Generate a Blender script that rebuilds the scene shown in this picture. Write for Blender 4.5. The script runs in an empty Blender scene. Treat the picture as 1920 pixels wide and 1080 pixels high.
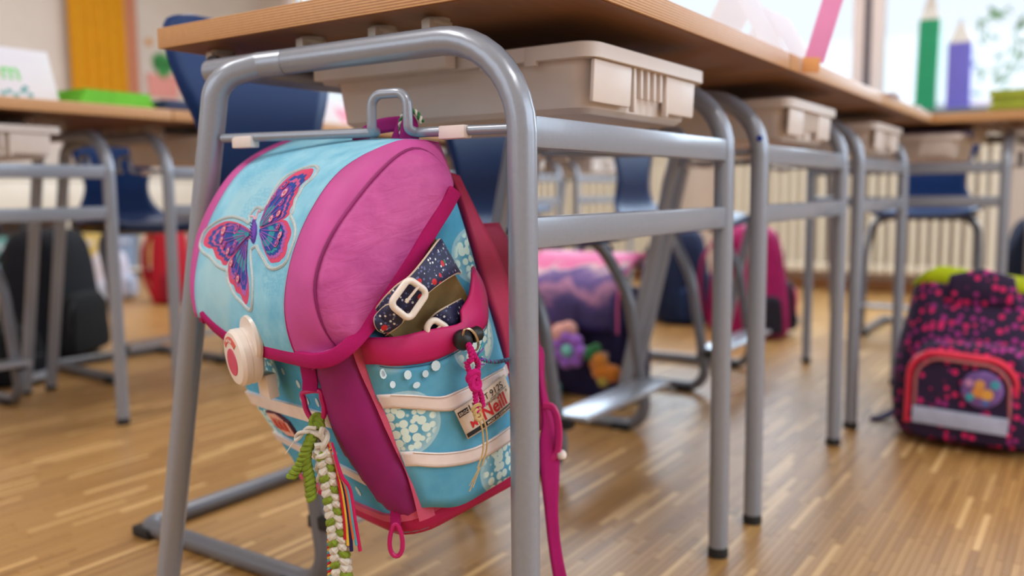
import bpy, bmesh, math, random
import numpy as np
from mathutils import Vector, Matrix, geometry
from mathutils.bvhtree import BVHTree

random.seed(7)
S = bpy.context.scene
COL = S.collection
PI = math.pi

# ------------------------------------------------------------------ camera
cam_data = bpy.data.cameras.new('camera')
cam = bpy.data.objects.new('camera', cam_data)
COL.objects.link(cam)
F_PX, PITCH, ROLL, YAW = 1633.25, 0.1094, -0.010, 0.5918
cam.location = (-0.7014, -0.4581, 0.5584)
_fw = Vector((math.cos(YAW) * math.cos(PITCH), math.sin(YAW) * math.cos(PITCH), -math.sin(PITCH)))
_rt = Vector((math.sin(YAW), -math.cos(YAW), 0))
_up = _rt.cross(_fw)
_r2 = _rt * math.cos(ROLL) + _up * math.sin(ROLL)
_u2 = _up * math.cos(ROLL) - _rt * math.sin(ROLL)
cam.rotation_euler = Matrix((( _r2.x, _u2.x, -_fw.x), (_r2.y, _u2.y, -_fw.y), (_r2.z, _u2.z, -_fw.z))).to_euler()
cam_data.sensor_width = 36.0
cam_data.lens = 36.0 * F_PX / 1920.0
cam_data.clip_start = 0.02
cam_data.dof.use_dof = True
cam_data.dof.focus_distance = 0.80
cam_data.dof.aperture_fstop = 2.9
S.camera = cam

# ------------------------------------------------------------------ sky, lights, exposure
S.view_settings.view_transform = 'Standard'
S.view_settings.look = 'None'
S.view_settings.exposure = -0.28
S.view_settings.gamma = 1.0
S.view_settings.use_curve_mapping = False
world = bpy.data.worlds.new('sky'); S.world = world
world.use_nodes = True
_bg = world.node_tree.nodes['Background']
_bg.inputs['Color'].default_value = (0.80, 0.90, 1.0, 1)
_bg.inputs['Strength'].default_value = 1.5

def area_light(name, loc, target, sx, sy, power, color):
    d = bpy.data.lights.new(name, 'AREA')
    d.shape = 'RECTANGLE'; d.size = sx; d.size_y = sy; d.energy = power; d.color = color
    o = bpy.data.objects.new(name, d); COL.objects.link(o)
    o.location = loc
    o.rotation_euler = (Vector(target) - Vector(loc)).to_track_quat('-Z', 'Y').to_euler()
    return o
# ceiling lamps of the classroom and the daylight that comes in by the windows
CEILING_LAMPS = [(-1.1, 1.3), (2.0, 0.4), (2.0, 3.2), (-0.6, -1.6)]
for _x, _y in CEILING_LAMPS:
    area_light('ceiling_light', (_x, _y, 2.93), (_x, _y, 0), 1.2, 0.6, 38, (1.0, 0.97, 0.95))
area_light('window_daylight', (4.15, 0.9, 1.78), (0.0, 0.6, 0.5), 4.6, 1.5, 170, (0.66, 0.83, 1.0))
area_light('window_daylight', (-2.85, 1.9, 1.78), (0.5, 1.2, 0.4), 3.4, 1.5, 28, (0.84, 0.92, 1.0))
area_light('window_daylight', (1.4, -3.05, 1.78), (1.2, 0.0, 0.5), 4.2, 1.5, 75, (0.72, 0.86, 1.0))

# ------------------------------------------------------------------ helpers
def lin(v):
    v /= 255.0
    return v / 12.92 if v <= 0.04045 else ((v + 0.055) / 1.055) ** 2.4
def rgb(r, g, b): return (lin(r), lin(g), lin(b), 1.0)

class NT:
    def __init__(s, name):
        s.m = bpy.data.materials.new(name); s.m.use_nodes = True
        s.t = s.m.node_tree; s.n = s.t.nodes; s.l = s.t.links
        s.b = s.n['Principled BSDF']
    def add(s, typ, **kw):
        n = s.n.new(typ)
        for k, v in kw.items():
            if k in n.inputs: n.inputs[k].default_value = v
            else: setattr(n, k, v)
        return n
    def link(s, a, b): s.l.new(a, b)
    def coord(s, kind='Object', scale=None, rot=None):
        c = s.add('ShaderNodeTexCoord').outputs[kind]
        if scale or rot:
            mp = s.add('ShaderNodeMapping')
            if scale: mp.inputs['Scale'].default_value = scale
            if rot: mp.inputs['Rotation'].default_value = rot
            s.link(c, mp.inputs['Vector']); return mp.outputs['Vector']
        return c
    def ramp(s, fac, stops, interp='LINEAR'):
        r = s.add('ShaderNodeValToRGB'); r.color_ramp.interpolation = interp
        e = r.color_ramp.elements
        e[0].position, e[0].color = stops[0]
        e[1].position, e[1].color = stops[-1]
        for p, c in stops[1:-1]:
            x = e.new(p); x.color = c
        s.link(fac, r.inputs['Fac']); return r.outputs['Color']
    def mix(s, fac, a, b, mode='MIX'):
        n = s.add('ShaderNodeMix', data_type='RGBA', blend_type=mode)
        for inp, v in ((n.inputs['Factor'], fac), (n.inputs['A'] if False else n.inputs[6], a), (n.inputs[7], b)):
            if isinstance(v, (int, float)): inp.default_value = v
            elif isinstance(v, tuple): inp.default_value = v
            else: s.link(v, inp)
        return n.outputs[2]
    def math(s, op, a, b=0.0):
        n = s.add('ShaderNodeMath', operation=op)
        for i, v in enumerate((a, b)):
            if isinstance(v, (int, float)): n.inputs[i].default_value = v
            else: s.link(v, n.inputs[i])
        return n.outputs[0]
    def bump(s, height, strength=0.2, dist=0.001):
        n = s.add('ShaderNodeBump'); n.inputs['Strength'].default_value = strength; n.inputs['Distance'].default_value = dist
        s.link(height, n.inputs['Height']); s.link(n.outputs['Normal'], s.b.inputs['Normal'])

_M = {}
def plain(name, col, rough=0.5, metal=0.0, var=0.10, nscale=30.0, bump=0.0, bscale=400.0, coat=0.0, sheen=0.0, trans=0.0, spec=0.5):
    """a plain painted / plastic / cloth surface with a little colour variation and relief"""
    if name in _M: return _M[name]
    k = NT(name)
    nz = k.add('ShaderNodeTexNoise', Scale=nscale, Detail=4.0); k.link(k.coord(), nz.inputs['Vector'])
    lo = tuple(c * (1 - var) for c in col[:3]) + (1,); hi = tuple(min(1, c * (1 + var)) for c in col[:3]) + (1,)
    k.link(k.ramp(nz.outputs['Fac'], [(0.3, lo), (0.7, hi)]), k.b.inputs['Base Color'])
    k.b.inputs['Roughness'].default_value = rough; k.b.inputs['Metallic'].default_value = metal
    k.b.inputs['Coat Weight'].default_value = coat; k.b.inputs['Sheen Weight'].default_value = sheen
    k.b.inputs['Transmission Weight'].default_value = trans; k.b.inputs['Specular IOR Level'].default_value = spec
    if bump:
        n2 = k.add('ShaderNodeTexNoise', Scale=bscale, Detail=3.0); k.link(k.coord(), n2.inputs['Vector'])
        k.bump(n2.outputs['Fac'], bump)
    _M[name] = k.m; return k.m

def weave(name, col, rough=0.85, scale=900.0, var=0.14, strength=0.35, nscale=25.0, sheen=0.0):
    """woven cloth: crossed fine waves as relief, soft worn variation as colour"""
    if name in _M: return _M[name]
    k = NT(name)
    co = k.coord()
    nz = k.add('ShaderNodeTexNoise', Scale=nscale, Detail=6.0, Roughness=0.6); k.link(co, nz.inputs['Vector'])
    lo = tuple(c * (1 - var) for c in col[:3]) + (1,); hi = tuple(min(1, c * (1 + var)) for c in col[:3]) + (1,)
    k.link(k.ramp(nz.outputs['Fac'], [(0.3, lo), (0.7, hi)]), k.b.inputs['Base Color'])
    w1 = k.add('ShaderNodeTexWave', Scale=scale / 6.0, bands_direction='Z'); k.link(co, w1.inputs['Vector'])
    w2 = k.add('ShaderNodeTexWave', Scale=scale / 6.0, bands_direction='DIAGONAL'); k.link(co, w2.inputs['Vector'])
    k.bump(k.math('ADD', w1.outputs['Fac'], w2.outputs['Fac']), strength, 0.0006)
    k.b.inputs['Roughness'].default_value = rough; k.b.inputs['Sheen Weight'].default_value = sheen
    k.b.inputs['Specular IOR Level'].default_value = 0.3
    _M[name] = k.m; return k.m

class MB:
    def __init__(s): s.v = []; s.f = []
    def grid(s, rows, closed_u=False, closed_v=False, cap=False):
        n0 = len(s.v); R = len(rows); Cn = len(rows[0])
        for r in rows: s.v.extend([tuple(p) for p in r])
        for i in range(R if closed_v else R - 1):
            for j in range(Cn if closed_u else Cn - 1):
                a = n0 + i * Cn + j; b = n0 + i * Cn + (j + 1) % Cn
                c = n0 + ((i + 1) % R) * Cn + (j + 1) % Cn; d = n0 + ((i + 1) % R) * Cn + j
                s.f.append((a, b, c, d))
        if cap:
            s.f.append(tuple(range(n0 + Cn - 1, n0 - 1, -1)))
            s.f.append(tuple(n0 + (R - 1) * Cn + j for j in range(Cn)))
        return s
    def tube(s, pts, r, seg=12, closed=False, cap=True, flat=None):
        """round tube along a path; r may be a number or one radius per point; flat=(w, h) gives an oval"""
        P = [Vector(p) for p in pts]
        n = len(P); T = []
        for i in range(n):
            a = P[(i - 1) % n] if (closed or i > 0) else P[i]
            b = P[(i + 1) % n] if (closed or i < n - 1) else P[i]
            T.append((b - a).normalized())
        ref = Vector((0, 0, 1)) if abs(T[0].z) < 0.9 else Vector((1, 0, 0))
        N = (ref - T[0] * ref.dot(T[0])).normalized(); rows = []
        for i in range(n):
            N = (N - T[i] * N.dot(T[i])).normalized(); B = T[i].cross(N)
            rr = r[i] if isinstance(r, (list, tuple)) else r
            w, h = (rr, rr) if flat is None else (rr * flat[0], rr * flat[1])
            rows.append([P[i] + N * (math.cos(2 * PI * k / seg) * w) + B * (math.sin(2 * PI * k / seg) * h) for k in range(seg)])
        return s.grid(rows, closed_u=True, closed_v=closed, cap=cap and not closed)
    def box(s, lo, hi, bev=0.0, M=None):
        lo = Vector(lo); hi = Vector(hi); bm = bmesh.new()
        bmesh.ops.create_cube(bm, size=1.0)
        for v in bm.verts: v.co = Vector(((lo.x + hi.x) / 2 + v.co.x * (hi.x - lo.x), (lo.y + hi.y) / 2 + v.co.y * (hi.y - lo.y), (lo.z + hi.z) / 2 + v.co.z * (hi.z - lo.z)))
        if bev: bmesh.ops.bevel(bm, geom=bm.edges[:], offset=bev, segments=2, affect='EDGES', profile=0.6)
        return s.take(bm, M)
    def take(s, bm, M=None):
        n0 = len(s.v); bm.verts.index_update()
        for v in bm.verts: s.v.append(tuple(M @ v.co) if M else tuple(v.co))
        for f in bm.faces: s.f.append(tuple(n0 + v.index for v in f.verts))
        bm.free(); return s
    def lathe(s, prof, seg=24, M=None):
        n0 = len(s.v)
        rows = [[Vector((r * math.cos(2 * PI * k / seg), r * math.sin(2 * PI * k / seg), z)) for k in range(seg)] for r, z in prof]
        if M: rows = [[M @ p for p in r] for r in rows]
        return s.grid(rows, closed_u=True, cap=True)
    def ball(s, c, r, seg=16, sc=(1, 1, 1)):
        bm = bmesh.new(); bmesh.ops.create_uvsphere(bm, u_segments=seg, v_segments=max(6, seg // 2), radius=1.0)
        return s.take(bm, Matrix.Translation(c) @ Matrix.Diagonal((r * sc[0], r * sc[1], r * sc[2], 1)))
    def prism(s, poly, z0, z1, M=None):
        n = len(poly); n0 = len(s.v)
        for z in (z0, z1):
            for p in poly:
                q = Vector((p[0], p[1], z)); s.v.append(tuple(M @ q) if M else tuple(q))
        s.f.append(tuple(n0 + i for i in reversed(range(n)))); s.f.append(tuple(n0 + n + i for i in range(n)))
        for i in range(n): s.f.append((n0 + i, n0 + (i + 1) % n, n0 + n + (i + 1) % n, n0 + n + i))
        return s
    def build(s, name, mat, parent=None, smooth=True, angle=40, thick=None):
        me = bpy.data.meshes.new(name); me.from_pydata(s.v, [], s.f); me.validate()
        bm = bmesh.new(); bm.from_mesh(me)
        bmesh.ops.recalc_face_normals(bm, faces=bm.faces); bm.to_mesh(me); bm.free()
        me.materials.append(mat)
        if smooth and len(me.polygons):
            me.polygons.foreach_set('use_smooth', [True] * len(me.polygons))
            me.set_sharp_from_angle(angle=math.radians(angle))
        o = bpy.data.objects.new(name, me); COL.objects.link(o)
        if parent: o.parent = parent
        if thick:
            md = o.modifiers.new('thickness', 'SOLIDIFY'); md.thickness = thick; md.offset = 0
        return o

def tag(o, label=None, cat=None, group=None, kind=None):
    if label: o['label'] = label
    if cat: o['category'] = cat
    if group: o['group'] = group
    if kind: o['kind'] = kind
    return o
def thing(name, label, cat, loc=(0, 0, 0), rz=0.0, group=None):
    o = bpy.data.objects.new(name, None); COL.objects.link(o)
    o.empty_display_size = 0.05
    o.location = loc; o.rotation_euler = (0, 0, rz)
    return tag(o, label, cat, group)
def dup(o, loc=None, rz=None, label=None, parent=None):
    c = o.copy(); COL.objects.link(c)
    if parent: c.parent = parent
    if loc is not None: c.location = loc
    if rz is not None: c.rotation_euler = (0, 0, rz)
    if label: c['label'] = label
    for ch in list(o.children): dup(ch, parent=c)
    return c
def fillet(pts, radii, n=7, closed=False):
    """polyline with rounded corners"""
    P = [Vector(p) for p in pts]; out = []; N = len(P)
    for i in range(N):
        r = radii[i] if isinstance(radii, (list, tuple)) else radii
        if not closed and i in (0, N - 1) or not r: out.append(P[i]); continue
        a, b, c = P[(i - 1) % N], P[i], P[(i + 1) % N]
        d1 = (a - b).normalized(); d2 = (c - b).normalized()
        ang = d1.angle(d2)
        if ang > PI - 0.01: out.append(b); continue
        t = min(r / math.tan(ang / 2), 0.49 * (a - b).length, 0.49 * (c - b).length); rr = t * math.tan(ang / 2)
        cen = b + (d1 + d2).normalized() * (rr / math.sin(ang / 2))
        s0 = (b + d1 * t) - cen; s1 = (b + d2 * t) - cen; om = s0.angle(s1)
        for k in range(n + 1):
            u = k / n
            out.append(cen + (s0 * math.sin((1 - u) * om) + s1 * math.sin(u * om)) / math.sin(om))
    return out
def spline(pts, n=8, closed=False):
    P = [Vector(p) for p in pts]; N = len(P); out = []
    for i in range(N if closed else N - 1):
        p1, p2 = P[i], P[(i + 1) % N]
        p0 = P[(i - 1) % N] if closed or i > 0 else p1 * 2 - p2
        p3 = P[(i + 2) % N] if closed or i < N - 2 else p2 * 2 - p1
        for k in range(n):
            u = k / n
            out.append(0.5 * ((2 * p1) + (p2 - p0) * u + (2 * p0 - 5 * p1 + 4 * p2 - p3) * u * u + (3 * p1 - p0 - 3 * p2 + p3) * u ** 3))
    if not closed: out.append(P[-1])
    return out
def resample(pts, n):
    P = [Vector(p) for p in pts]; L = [0.0]
    for a, b in zip(P, P[1:]): L.append(L[-1] + (b - a).length)
    out = []; j = 0
    for k in range(n):
        t = L[-1] * k / (n - 1)
        while j < len(P) - 2 and L[j + 1] < t: j += 1
        d = L[j + 1] - L[j]; out.append(P[j].lerp(P[j + 1], (t - L[j]) / d if d > 1e-9 else 0))
    return out
def ribbon(ea, eb, name, mat, parent=None, th=0.0015, n=24, m=5):
    """flat band between two edge curves"""
    A = resample(spline(ea), n); B = resample(spline(eb), n)
    return MB().grid([[a.lerp(b, j / (m - 1)) for j in range(m)] for a, b in zip(A, B)]).build(name, mat, parent, thick=th)
def patch(poly, fn, name, mat, parent=None, off=0.003, th=0.003, step=0.008, puff=0.0, smooth_edge=False):
    """raised piece of a surface fn(u, v, offset) inside the outline poly (u, v); puff swells the middle"""
    P = [Vector(p[:2]) for p in poly]
    if smooth_edge: P = [Vector(p[:2]) for p in spline([(p[0], p[1], 0) for p in P], 5, closed=True)]
    bd = []
    for a, b in zip(P, P[1:] + P[:1]):
        k = max(1, int((b - a).length / step))
        bd += [a.lerp(b, i / k) for i in range(k)]
    nb = len(bd); pts = list(bd)
    xs = [p.x for p in bd]; ys = [p.y for p in bd]
    def inside(x, y):
        c = False
        for i in range(nb):
            x1, y1, x2, y2 = xs[i], ys[i], xs[i - 1], ys[i - 1]
            if (y1 > y) != (y2 > y) and x < (x2 - x1) * (y - y1) / (y2 - y1) + x1: c = not c
        return c
    BX = np.array(xs); BY = np.array(ys)
    x = min(xs) + step / 2
    while x < max(xs):
        y = min(ys) + step / 2
        while y < max(ys):
            if ((BX - x) ** 2 + (BY - y) ** 2).min() > (step * 0.45) ** 2 and inside(x, y): pts.append(Vector((x, y)))
            y += step
        x += step
    res = geometry.delaunay_2d_cdt(pts, [(i, (i + 1) % nb) for i in range(nb)], [], 1, 1e-7)
    vs, fs = res[0], [tuple(f) for f in res[2]]
    cnt = {}
    for f in fs:
        for i in range(len(f)):
            e = (f[i], f[(i + 1) % len(f)]); cnt[frozenset(e)] = cnt.get(frozenset(e), []) + [e]
    U = np.array([v.x for v in vs]); V = np.array([v.y for v in vs])
    o = np.full(len(U), off)
    if puff:
        d = np.array([np.sqrt(((BX - a) ** 2 + (BY - b) ** 2).min()) for a, b in zip(U, V)])
        dm = max(d.max(), 1e-6); o = off + puff * np.sqrt(np.clip(1 - (1 - d / dm) ** 2, 0, 1))
    top = fn(U, V, o); mb = MB(); mb.v = [tuple(p) for p in top]; mb.f = list(fs)
    if th:
        be = [e[0] for e in cnt.values() if len(e) == 1]; ids = sorted({i for e in be for i in e})
        mp = {}
        low = fn(U[ids], V[ids], np.full(len(ids), off - th))
        for i, p in zip(ids, low): mp[i] = len(mb.v); mb.v.append(tuple(p))
        for a, b in be: mb.f.append((b, a, mp[a], mp[b]))
    return mb.build(name, mat, parent, angle=50)
def text_mesh(body, size, font_scale_x=1.0, extrude=0.0, bold=0.0, align='LEFT'):
    """vertices (x, y) and faces of a word"""
    cu = bpy.data.curves.new('word', 'FONT'); cu.body = body; cu.size = size; cu.align_x = align; cu.offset = bold
    o = bpy.data.objects.new('word', cu); COL.objects.link(o)
    dg = bpy.context.evaluated_depsgraph_get(); me = bpy.data.meshes.new_from_object(o.evaluated_get(dg))
    v = [(p.co.x * font_scale_x, p.co.y) for p in me.vertices]; f = [tuple(p.vertices) for p in me.polygons]
    bpy.data.objects.remove(o); bpy.data.curves.remove(cu); bpy.data.meshes.remove(me)
    return v, f
def word(body, size, place, name, mat, parent, sx=1.0, bold=0.0, align='LEFT'):
    v, f = text_mesh(body, size, sx, 0, bold, align)
    mb = MB(); mb.v = [tuple(place(x, y)) for x, y in v]; mb.f = f
    return mb.build(name, mat, parent, smooth=False)

# ---- school bag shapes in the bag's own frame: a = width (0 right side .. .28 left), b = depth (0 back .. front), c = up
BW, BD = .28, .172
def _ref_section():
    pts=[]
    def arc(ca,cb,r,t0,t1,n=8):
        for k in range(n+1):
            t=np.radians(t0+(t1-t0)*k/n); pts.append((ca+r*np.cos(t),cb+r*np.sin(t)))
    pts.append((0.,.02))
    r=.036; arc(r,BD-r,r,180,90)           # front right corner
    r=.030; arc(BW-r,BD-r,r,90,0)          # front left corner
    r=.02; arc(BW-r,r,r,0,-90,4)
    arc(r,r,r,-90,-180,4)
    return np.array(pts)
_SEC=_ref_section()
_L=np.concatenate([[0],np.cumsum(np.linalg.norm(np.diff(_SEC,axis=0),axis=1))])
SEC_LEN=_L[-1]
# c, inset at the sides, inset at the front
_ROWS=np.array([(-.034,.075,.085),(-.032,.022,.030),(-.024,.010,.019),(-.012,.004,.015),(.006,.003,.012),(.03,.002,.008),(.06,.002,.005),(.10,0,0),(.16,-.001,-.003),(.22,0,0),(.25,.002,.004),(.28,.006,.020),(.30,.012,.044),(.315,.03,.075),(.325,.06,.11)])
def body(t,c,off=0.):
    t=np.asarray(t,float);c=np.asarray(c,float)
    def P(t,c):
        a=np.interp(t,_L,_SEC[:,0]);b=np.interp(t,_L,_SEC[:,1])
        si=np.interp(c,_ROWS[:,0],_ROWS[:,1]);fi=np.interp(c,_ROWS[:,0],_ROWS[:,2])
        sa=1-2*si/BW; sb=1-fi/BD
        bulge=(.006*np.clip(1-((a-.14)/.14)**2,0,1)+.022*np.clip(a/BW,0,1)**1.5*np.clip(c/.12,.15,1))*np.clip(b/BD,0,1)**2
        return np.stack([.14+(a-.14)*sa,(b+bulge)*sb,c+0*a],-1)
    p=P(t,c)
    if np.any(np.asarray(off)!=0):
        e=.004
        dt=P(np.clip(t+e,0,SEC_LEN),c)-P(np.clip(t-e,0,SEC_LEN),c);dc=P(t,np.clip(c+e,-.034,.325))-P(t,np.clip(c-e,-.034,.325))
        n=np.cross(dc,dt);n/=np.linalg.norm(n,axis=-1,keepdims=True)+1e-12
        p=p+n*np.asarray(off)[...,None]
    return p
# flap profile (b,c) from the back edge over the top down to the hem
_FP=np.array([(.000,.334),(.020,.341),(.045,.3440),(.085,.339),(.118,.326),(.151,.299),(.176,.268),(.192,.237),(.198,.212),(.198,.190),(.194,.172),(.190,.158)])
def _spl(P,n=120):
    out=[]
    Q=np.vstack([2*P[0]-P[1],P,2*P[-1]-P[-2]])
    for i in range(1,len(Q)-2):
        p0,p1,p2,p3=Q[i-1:i+3]
        for k in range(n//len(P)):
            u=k/(n//len(P));out.append(.5*((2*p1)+(-p0+p2)*u+(2*p0-5*p1+4*p2-p3)*u*u+(-p0+3*p1-3*p2+p3)*u**3))
    out.append(P[-1]);return np.array(out)
_FS=_spl(_FP);_FL=np.concatenate([[0],np.cumsum(np.linalg.norm(np.diff(_FS,axis=0),axis=1))])
FLAP_LEN=_FL[-1]
def flap(a,s,off=0.):
    a=np.asarray(a,float);s=np.asarray(s,float)
    def P(a,s):
        b=np.interp(s,_FL,_FS[:,0]);c=np.interp(s,_FL,_FS[:,1])
        w=(a-.03)/.22   # the left half sits a little higher and further out
        w=np.clip(w,-.1,1.2)
        k=np.clip(s/FLAP_LEN,0,1)
        return np.stack([a+0*b,b+w*(.013+.004*k),c+w*(.032-.026*k)],-1)
    p=P(a,s)
    if np.any(np.asarray(off)!=0):
        e=.006
        da=P(a+e,s)-P(a-e,s);ds=P(a,np.clip(s+e,0,FLAP_LEN))-P(a,np.clip(s-e,0,FLAP_LEN))
        n=np.cross(ds,da);n/=np.linalg.norm(n,axis=-1,keepdims=True)+1e-12
        p=p-n*np.asarray(off)[...,None]
    return p

# ------------------------------------------------------------------ the room
WALL = plain('wall_paint', rgb(212, 198, 188), 0.85, var=0.03, nscale=6, bump=0.05)
CEIL = plain('ceiling_paint', rgb(238, 234, 226), 0.9, var=0.02)
WHITE_LACQUER = plain('white_lacquer', rgb(226, 216, 200), 0.4, var=0.03)
FRAME_PAINT = plain('window_frame_paint', rgb(238, 222, 220), 0.5, var=0.03)

def oak(name, islands):
    k = NT(name)
    co = k.coord('Generated' if False else 'Object')
    mp = k.add('ShaderNodeMapping'); mp.inputs['Scale'].default_value = (4, 60, 4); k.link(co, mp.inputs['Vector'])
    grain = k.add('ShaderNodeTexNoise', Scale=1.0, Detail=6.0, Roughness=0.65); k.link(mp.outputs['Vector'], grain.inputs['Vector'])
    if islands == 'flat':
        br = k.add('ShaderNodeTexBrick', Scale=1.0); br.inputs['Mortar Size'].default_value = 0.0006
        br.inputs['Brick Width'].default_value = 0.18; br.inputs['Row Height'].default_value = 0.0115
        br.inputs['Color1'].default_value = (0, 0, 0, 1); br.inputs['Color2'].default_value = (1, 1, 1, 1); br.inputs['Mortar'].default_value = (.5, .5, .5, 1)
        br.offset = 0.37; br.inputs['Bias'].default_value = 0.0
        k.link(co, br.inputs['Vector']); tone = br.outputs['Color']
        big = k.add('ShaderNodeSeparateColor'); k.link(tone, big.inputs[0]); tone = big.outputs[0]
    else:
        g = k.add('ShaderNodeNewGeometry'); oi = k.add('ShaderNodeObjectInfo')
        tone = k.math('FRACT', k.math('ADD', g.outputs['Random Per Island'], oi.outputs['Random']))
    v = k.math('ADD', k.math('MULTIPLY', tone, 0.82), k.math('MULTIPLY', grain.outputs['Fac'], 0.18))
    k.link(k.ramp(v, [(0.05, rgb(150, 108, 58)), (0.35, rgb(168, 124, 70)), (0.78, rgb(178, 134, 78)), (0.86, rgb(214, 172, 114))]), k.b.inputs['Base Color'])
    k.b.inputs['Roughness'].default_value = 0.36
    k.bump(grain.outputs['Fac'], 0.12, 0.0006)
    return k.m
OAK_FLAT = oak('oak_floor', 'flat'); OAK_STRIP = oak('oak_floor_strips', 'island')
ROOM = (-3.0, 4.5, -3.2, 5.5)          # x0 x1 y0 y1
floor = tag(MB().box((ROOM[0], ROOM[2], -0.06), (ROOM[1] + .1, ROOM[3] + .1, -0.0014)).build('floor', OAK_FLAT, smooth=False), 'oak floor of narrow parquet strips', None, None, 'structure')

# the strips of the parquet: those nearest the camera one by one, the next as one joined piece
SL, SW = 0.18, 0.0115
def in_view(x, y):
    d = Vector((x, y, 0)) - cam.location; z = d.dot(_fw)
    if z < 0.3: return None
    px, py = 960 + F_PX * d.dot(_r2) / z, 540 - F_PX * d.dot(_u2) / z
    return z if -40 < px < 1960 and py < 1130 else None
strips = []
rr = random.Random(3)
for j in range(int(-1.5 / SW), int(2.3 / SW)):
    y = j * SW; x = -0.8 + rr.random() * SL
    while x < 2.4:
        z = in_view(x + SL / 2, y + SW / 2)
        if z and z < 2.3: strips.append((z, x, y, rr.random()))
        x += SL
strips.sort()
def strip_faces(mb, x, y, h):
    e = 0.0005
    n = len(mb.v)
    for (a, b, c) in ((x, y, -.0015), (x + SL, y, -.0015), (x + SL, y + SW, -.0015), (x, y + SW, -.0015), (x + e, y + e, h), (x + SL - e, y + e, h), (x + SL - e, y + SW - e, h), (x + e, y + SW - e, h)): mb.v.append((a, b, c))
    mb.f += [(n + 4, n + 5, n + 6, n + 7)] + [(n + i, n + (i + 1) % 4, n + 4 + (i + 1) % 4, n + 4 + i) for i in range(4)]
one = MB(); strip_faces(one, 0, 0, 0.0)
st0 = one.build('floor_strip', OAK_STRIP, floor, smooth=False)
for i, (z, x, y, r) in enumerate(strips[:300]):
    o = st0 if i == 0 else st0.copy()
    if i: COL.objects.link(o); o.parent = floor
    o.location = (x, y, -0.0002 * r)
rest = MB()
for z, x, y, r in strips[300:]: strip_faces(rest, x, y, -0.0002 * r)
tag(rest.build('floor_strips_beyond', OAK_STRIP, floor, smooth=False), kind='stuff')

tag(MB().box((ROOM[0], ROOM[2], 3.0), (ROOM[1] + .1, ROOM[3] + .1, 3.1)).build('ceiling', CEIL, smooth=False), kind='structure')
tag(MB().box((ROOM[0], 5.5, 0), (ROOM[1] + .1, 5.6, 3.0)).build('wall_left', WALL, smooth=False), kind='structure')
WIN = [(-1.6, 0.625), (0.635, 2.75), (2.95, 5.2)]
wf = MB(); wf.box((ROOM[0] - .1, ROOM[2] - .1, 0), (ROOM[0], 5.5, .93)); wf.box((ROOM[0] - .1, ROOM[2] - .1, 2.6), (ROOM[0], 5.5, 3.0))
wf.box((ROOM[0] - .1, ROOM[2] - .1, .93), (ROOM[0], 0.1, 2.6)); wf.box((ROOM[0] - .1, 3.7, .93), (ROOM[0], 5.5, 2.6))
tag(wf.build('wall_front', WALL, smooth=False), kind='structure')
wr = MB(); wr.box((ROOM[0], ROOM[2] - .1, 0), (4.55, ROOM[2], .93)); wr.box((ROOM[0], ROOM[2] - .1, 2.6), (4.55, ROOM[2], 3.0))
wr.box((ROOM[0], ROOM[2] - .1, .93), (-.8, ROOM[2], 2.6)); wr.box((3.6, ROOM[2] - .1, .93), (4.55, ROOM[2], 2.6))
tag(wr.build('wall_right', WALL, smooth=False), kind='structure')
wb = MB()
wb.box((4.4, ROOM[2], 0), (4.55, 5.5, 0.93)); wb.box((4.4, ROOM[2], 2.6), (4.55, 5.5, 3.0))
wb.box((4.4, ROOM[2], 0.93), (4.55, -1.6, 2.6)); wb.box((4.4, 2.75, 0.93), (4.55, 2.95, 2.6)); wb.box((4.4, 5.2, 0.93), (4.55, 5.5, 2.6))
tag(wb.build('wall_back', WALL, smooth=False), kind='structure')
OAKTRIM = plain('oak_trim', rgb(170, 118, 66), 0.5, var=0.12, nscale=12)
tag(MB().box((4.384, ROOM[2], 0), (4.4, 5.5, 0.055), .003).build('baseboard_back', OAKTRIM), kind='structure')
tag(MB().box((ROOM[0], 5.484, 0), (4.384, 5.5, 0.055), .003).build('baseboard_left', OAKTRIM), kind='structure')
tag(MB().box((4.20, -1.8, 0.925), (4.40, 5.3, 0.955), .006).build('trim_1', plain('sill_stone', rgb(86, 92, 92), 0.35, var=0.1)), kind='structure')
glass = NT('window_glass')
_tr = glass.add('ShaderNodeBsdfTransparent'); _gl = glass.add('ShaderNodeBsdfGlossy', Roughness=0.02)
_mx = glass.add('ShaderNodeMixShader', Fac=0.06)
glass.link(_tr.outputs[0], _mx.inputs[1]); glass.link(_gl.outputs[0], _mx.inputs[2])
glass.link(_mx.outputs[0], glass.n['Material Output'].inputs['Surface'])
GASKET = plain('dark_gasket', rgb(92, 84, 92), 0.6)
WINS = [((4.43, (a + b) / 2), b - a, 0.0) for a, b in WIN] + [((-3.05, 1.0), 1.8, 0.0), ((-3.05, 2.8), 1.8, 0.0), ((.3, -3.25), 2.2, PI / 2), ((2.5, -3.25), 2.2, PI / 2)]
for i, ((wx, wy), ww, wrz) in enumerate(WINS):
    w = thing('window_%d' % (i + 1), 'window with a pale painted frame and bright daylight behind it', None, (wx, wy, 0.955), wrz); w['kind'] = 'structure'
    y0, y1 = 0, ww
    hw = (y1 - y0) / 2; H = 1.64; fr = MB()
    fr.box((-.035, -hw, 0), (.035, -hw + .075, H), .006); fr.box((-.035, hw - .075, 0), (.035, hw, H), .006)
    fr.box((-.035, -hw + .075, 0), (.035, hw - .075, .05), .006); fr.box((-.035, -hw + .075, H - .07), (.035, hw - .075, H), .006)
    fr.build('window_frame', FRAME_PAINT, w)
    MB().box((-.004, -hw + .075, .05), (.004, hw - .075, H - .07)).build('window_pane', glass.m, w, smooth=False)
tag(MB().box((4.388, 0.612, 0.956), (4.46, 0.648, 2.6), .002).build('trim_2', GASKET), kind='structure')

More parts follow.
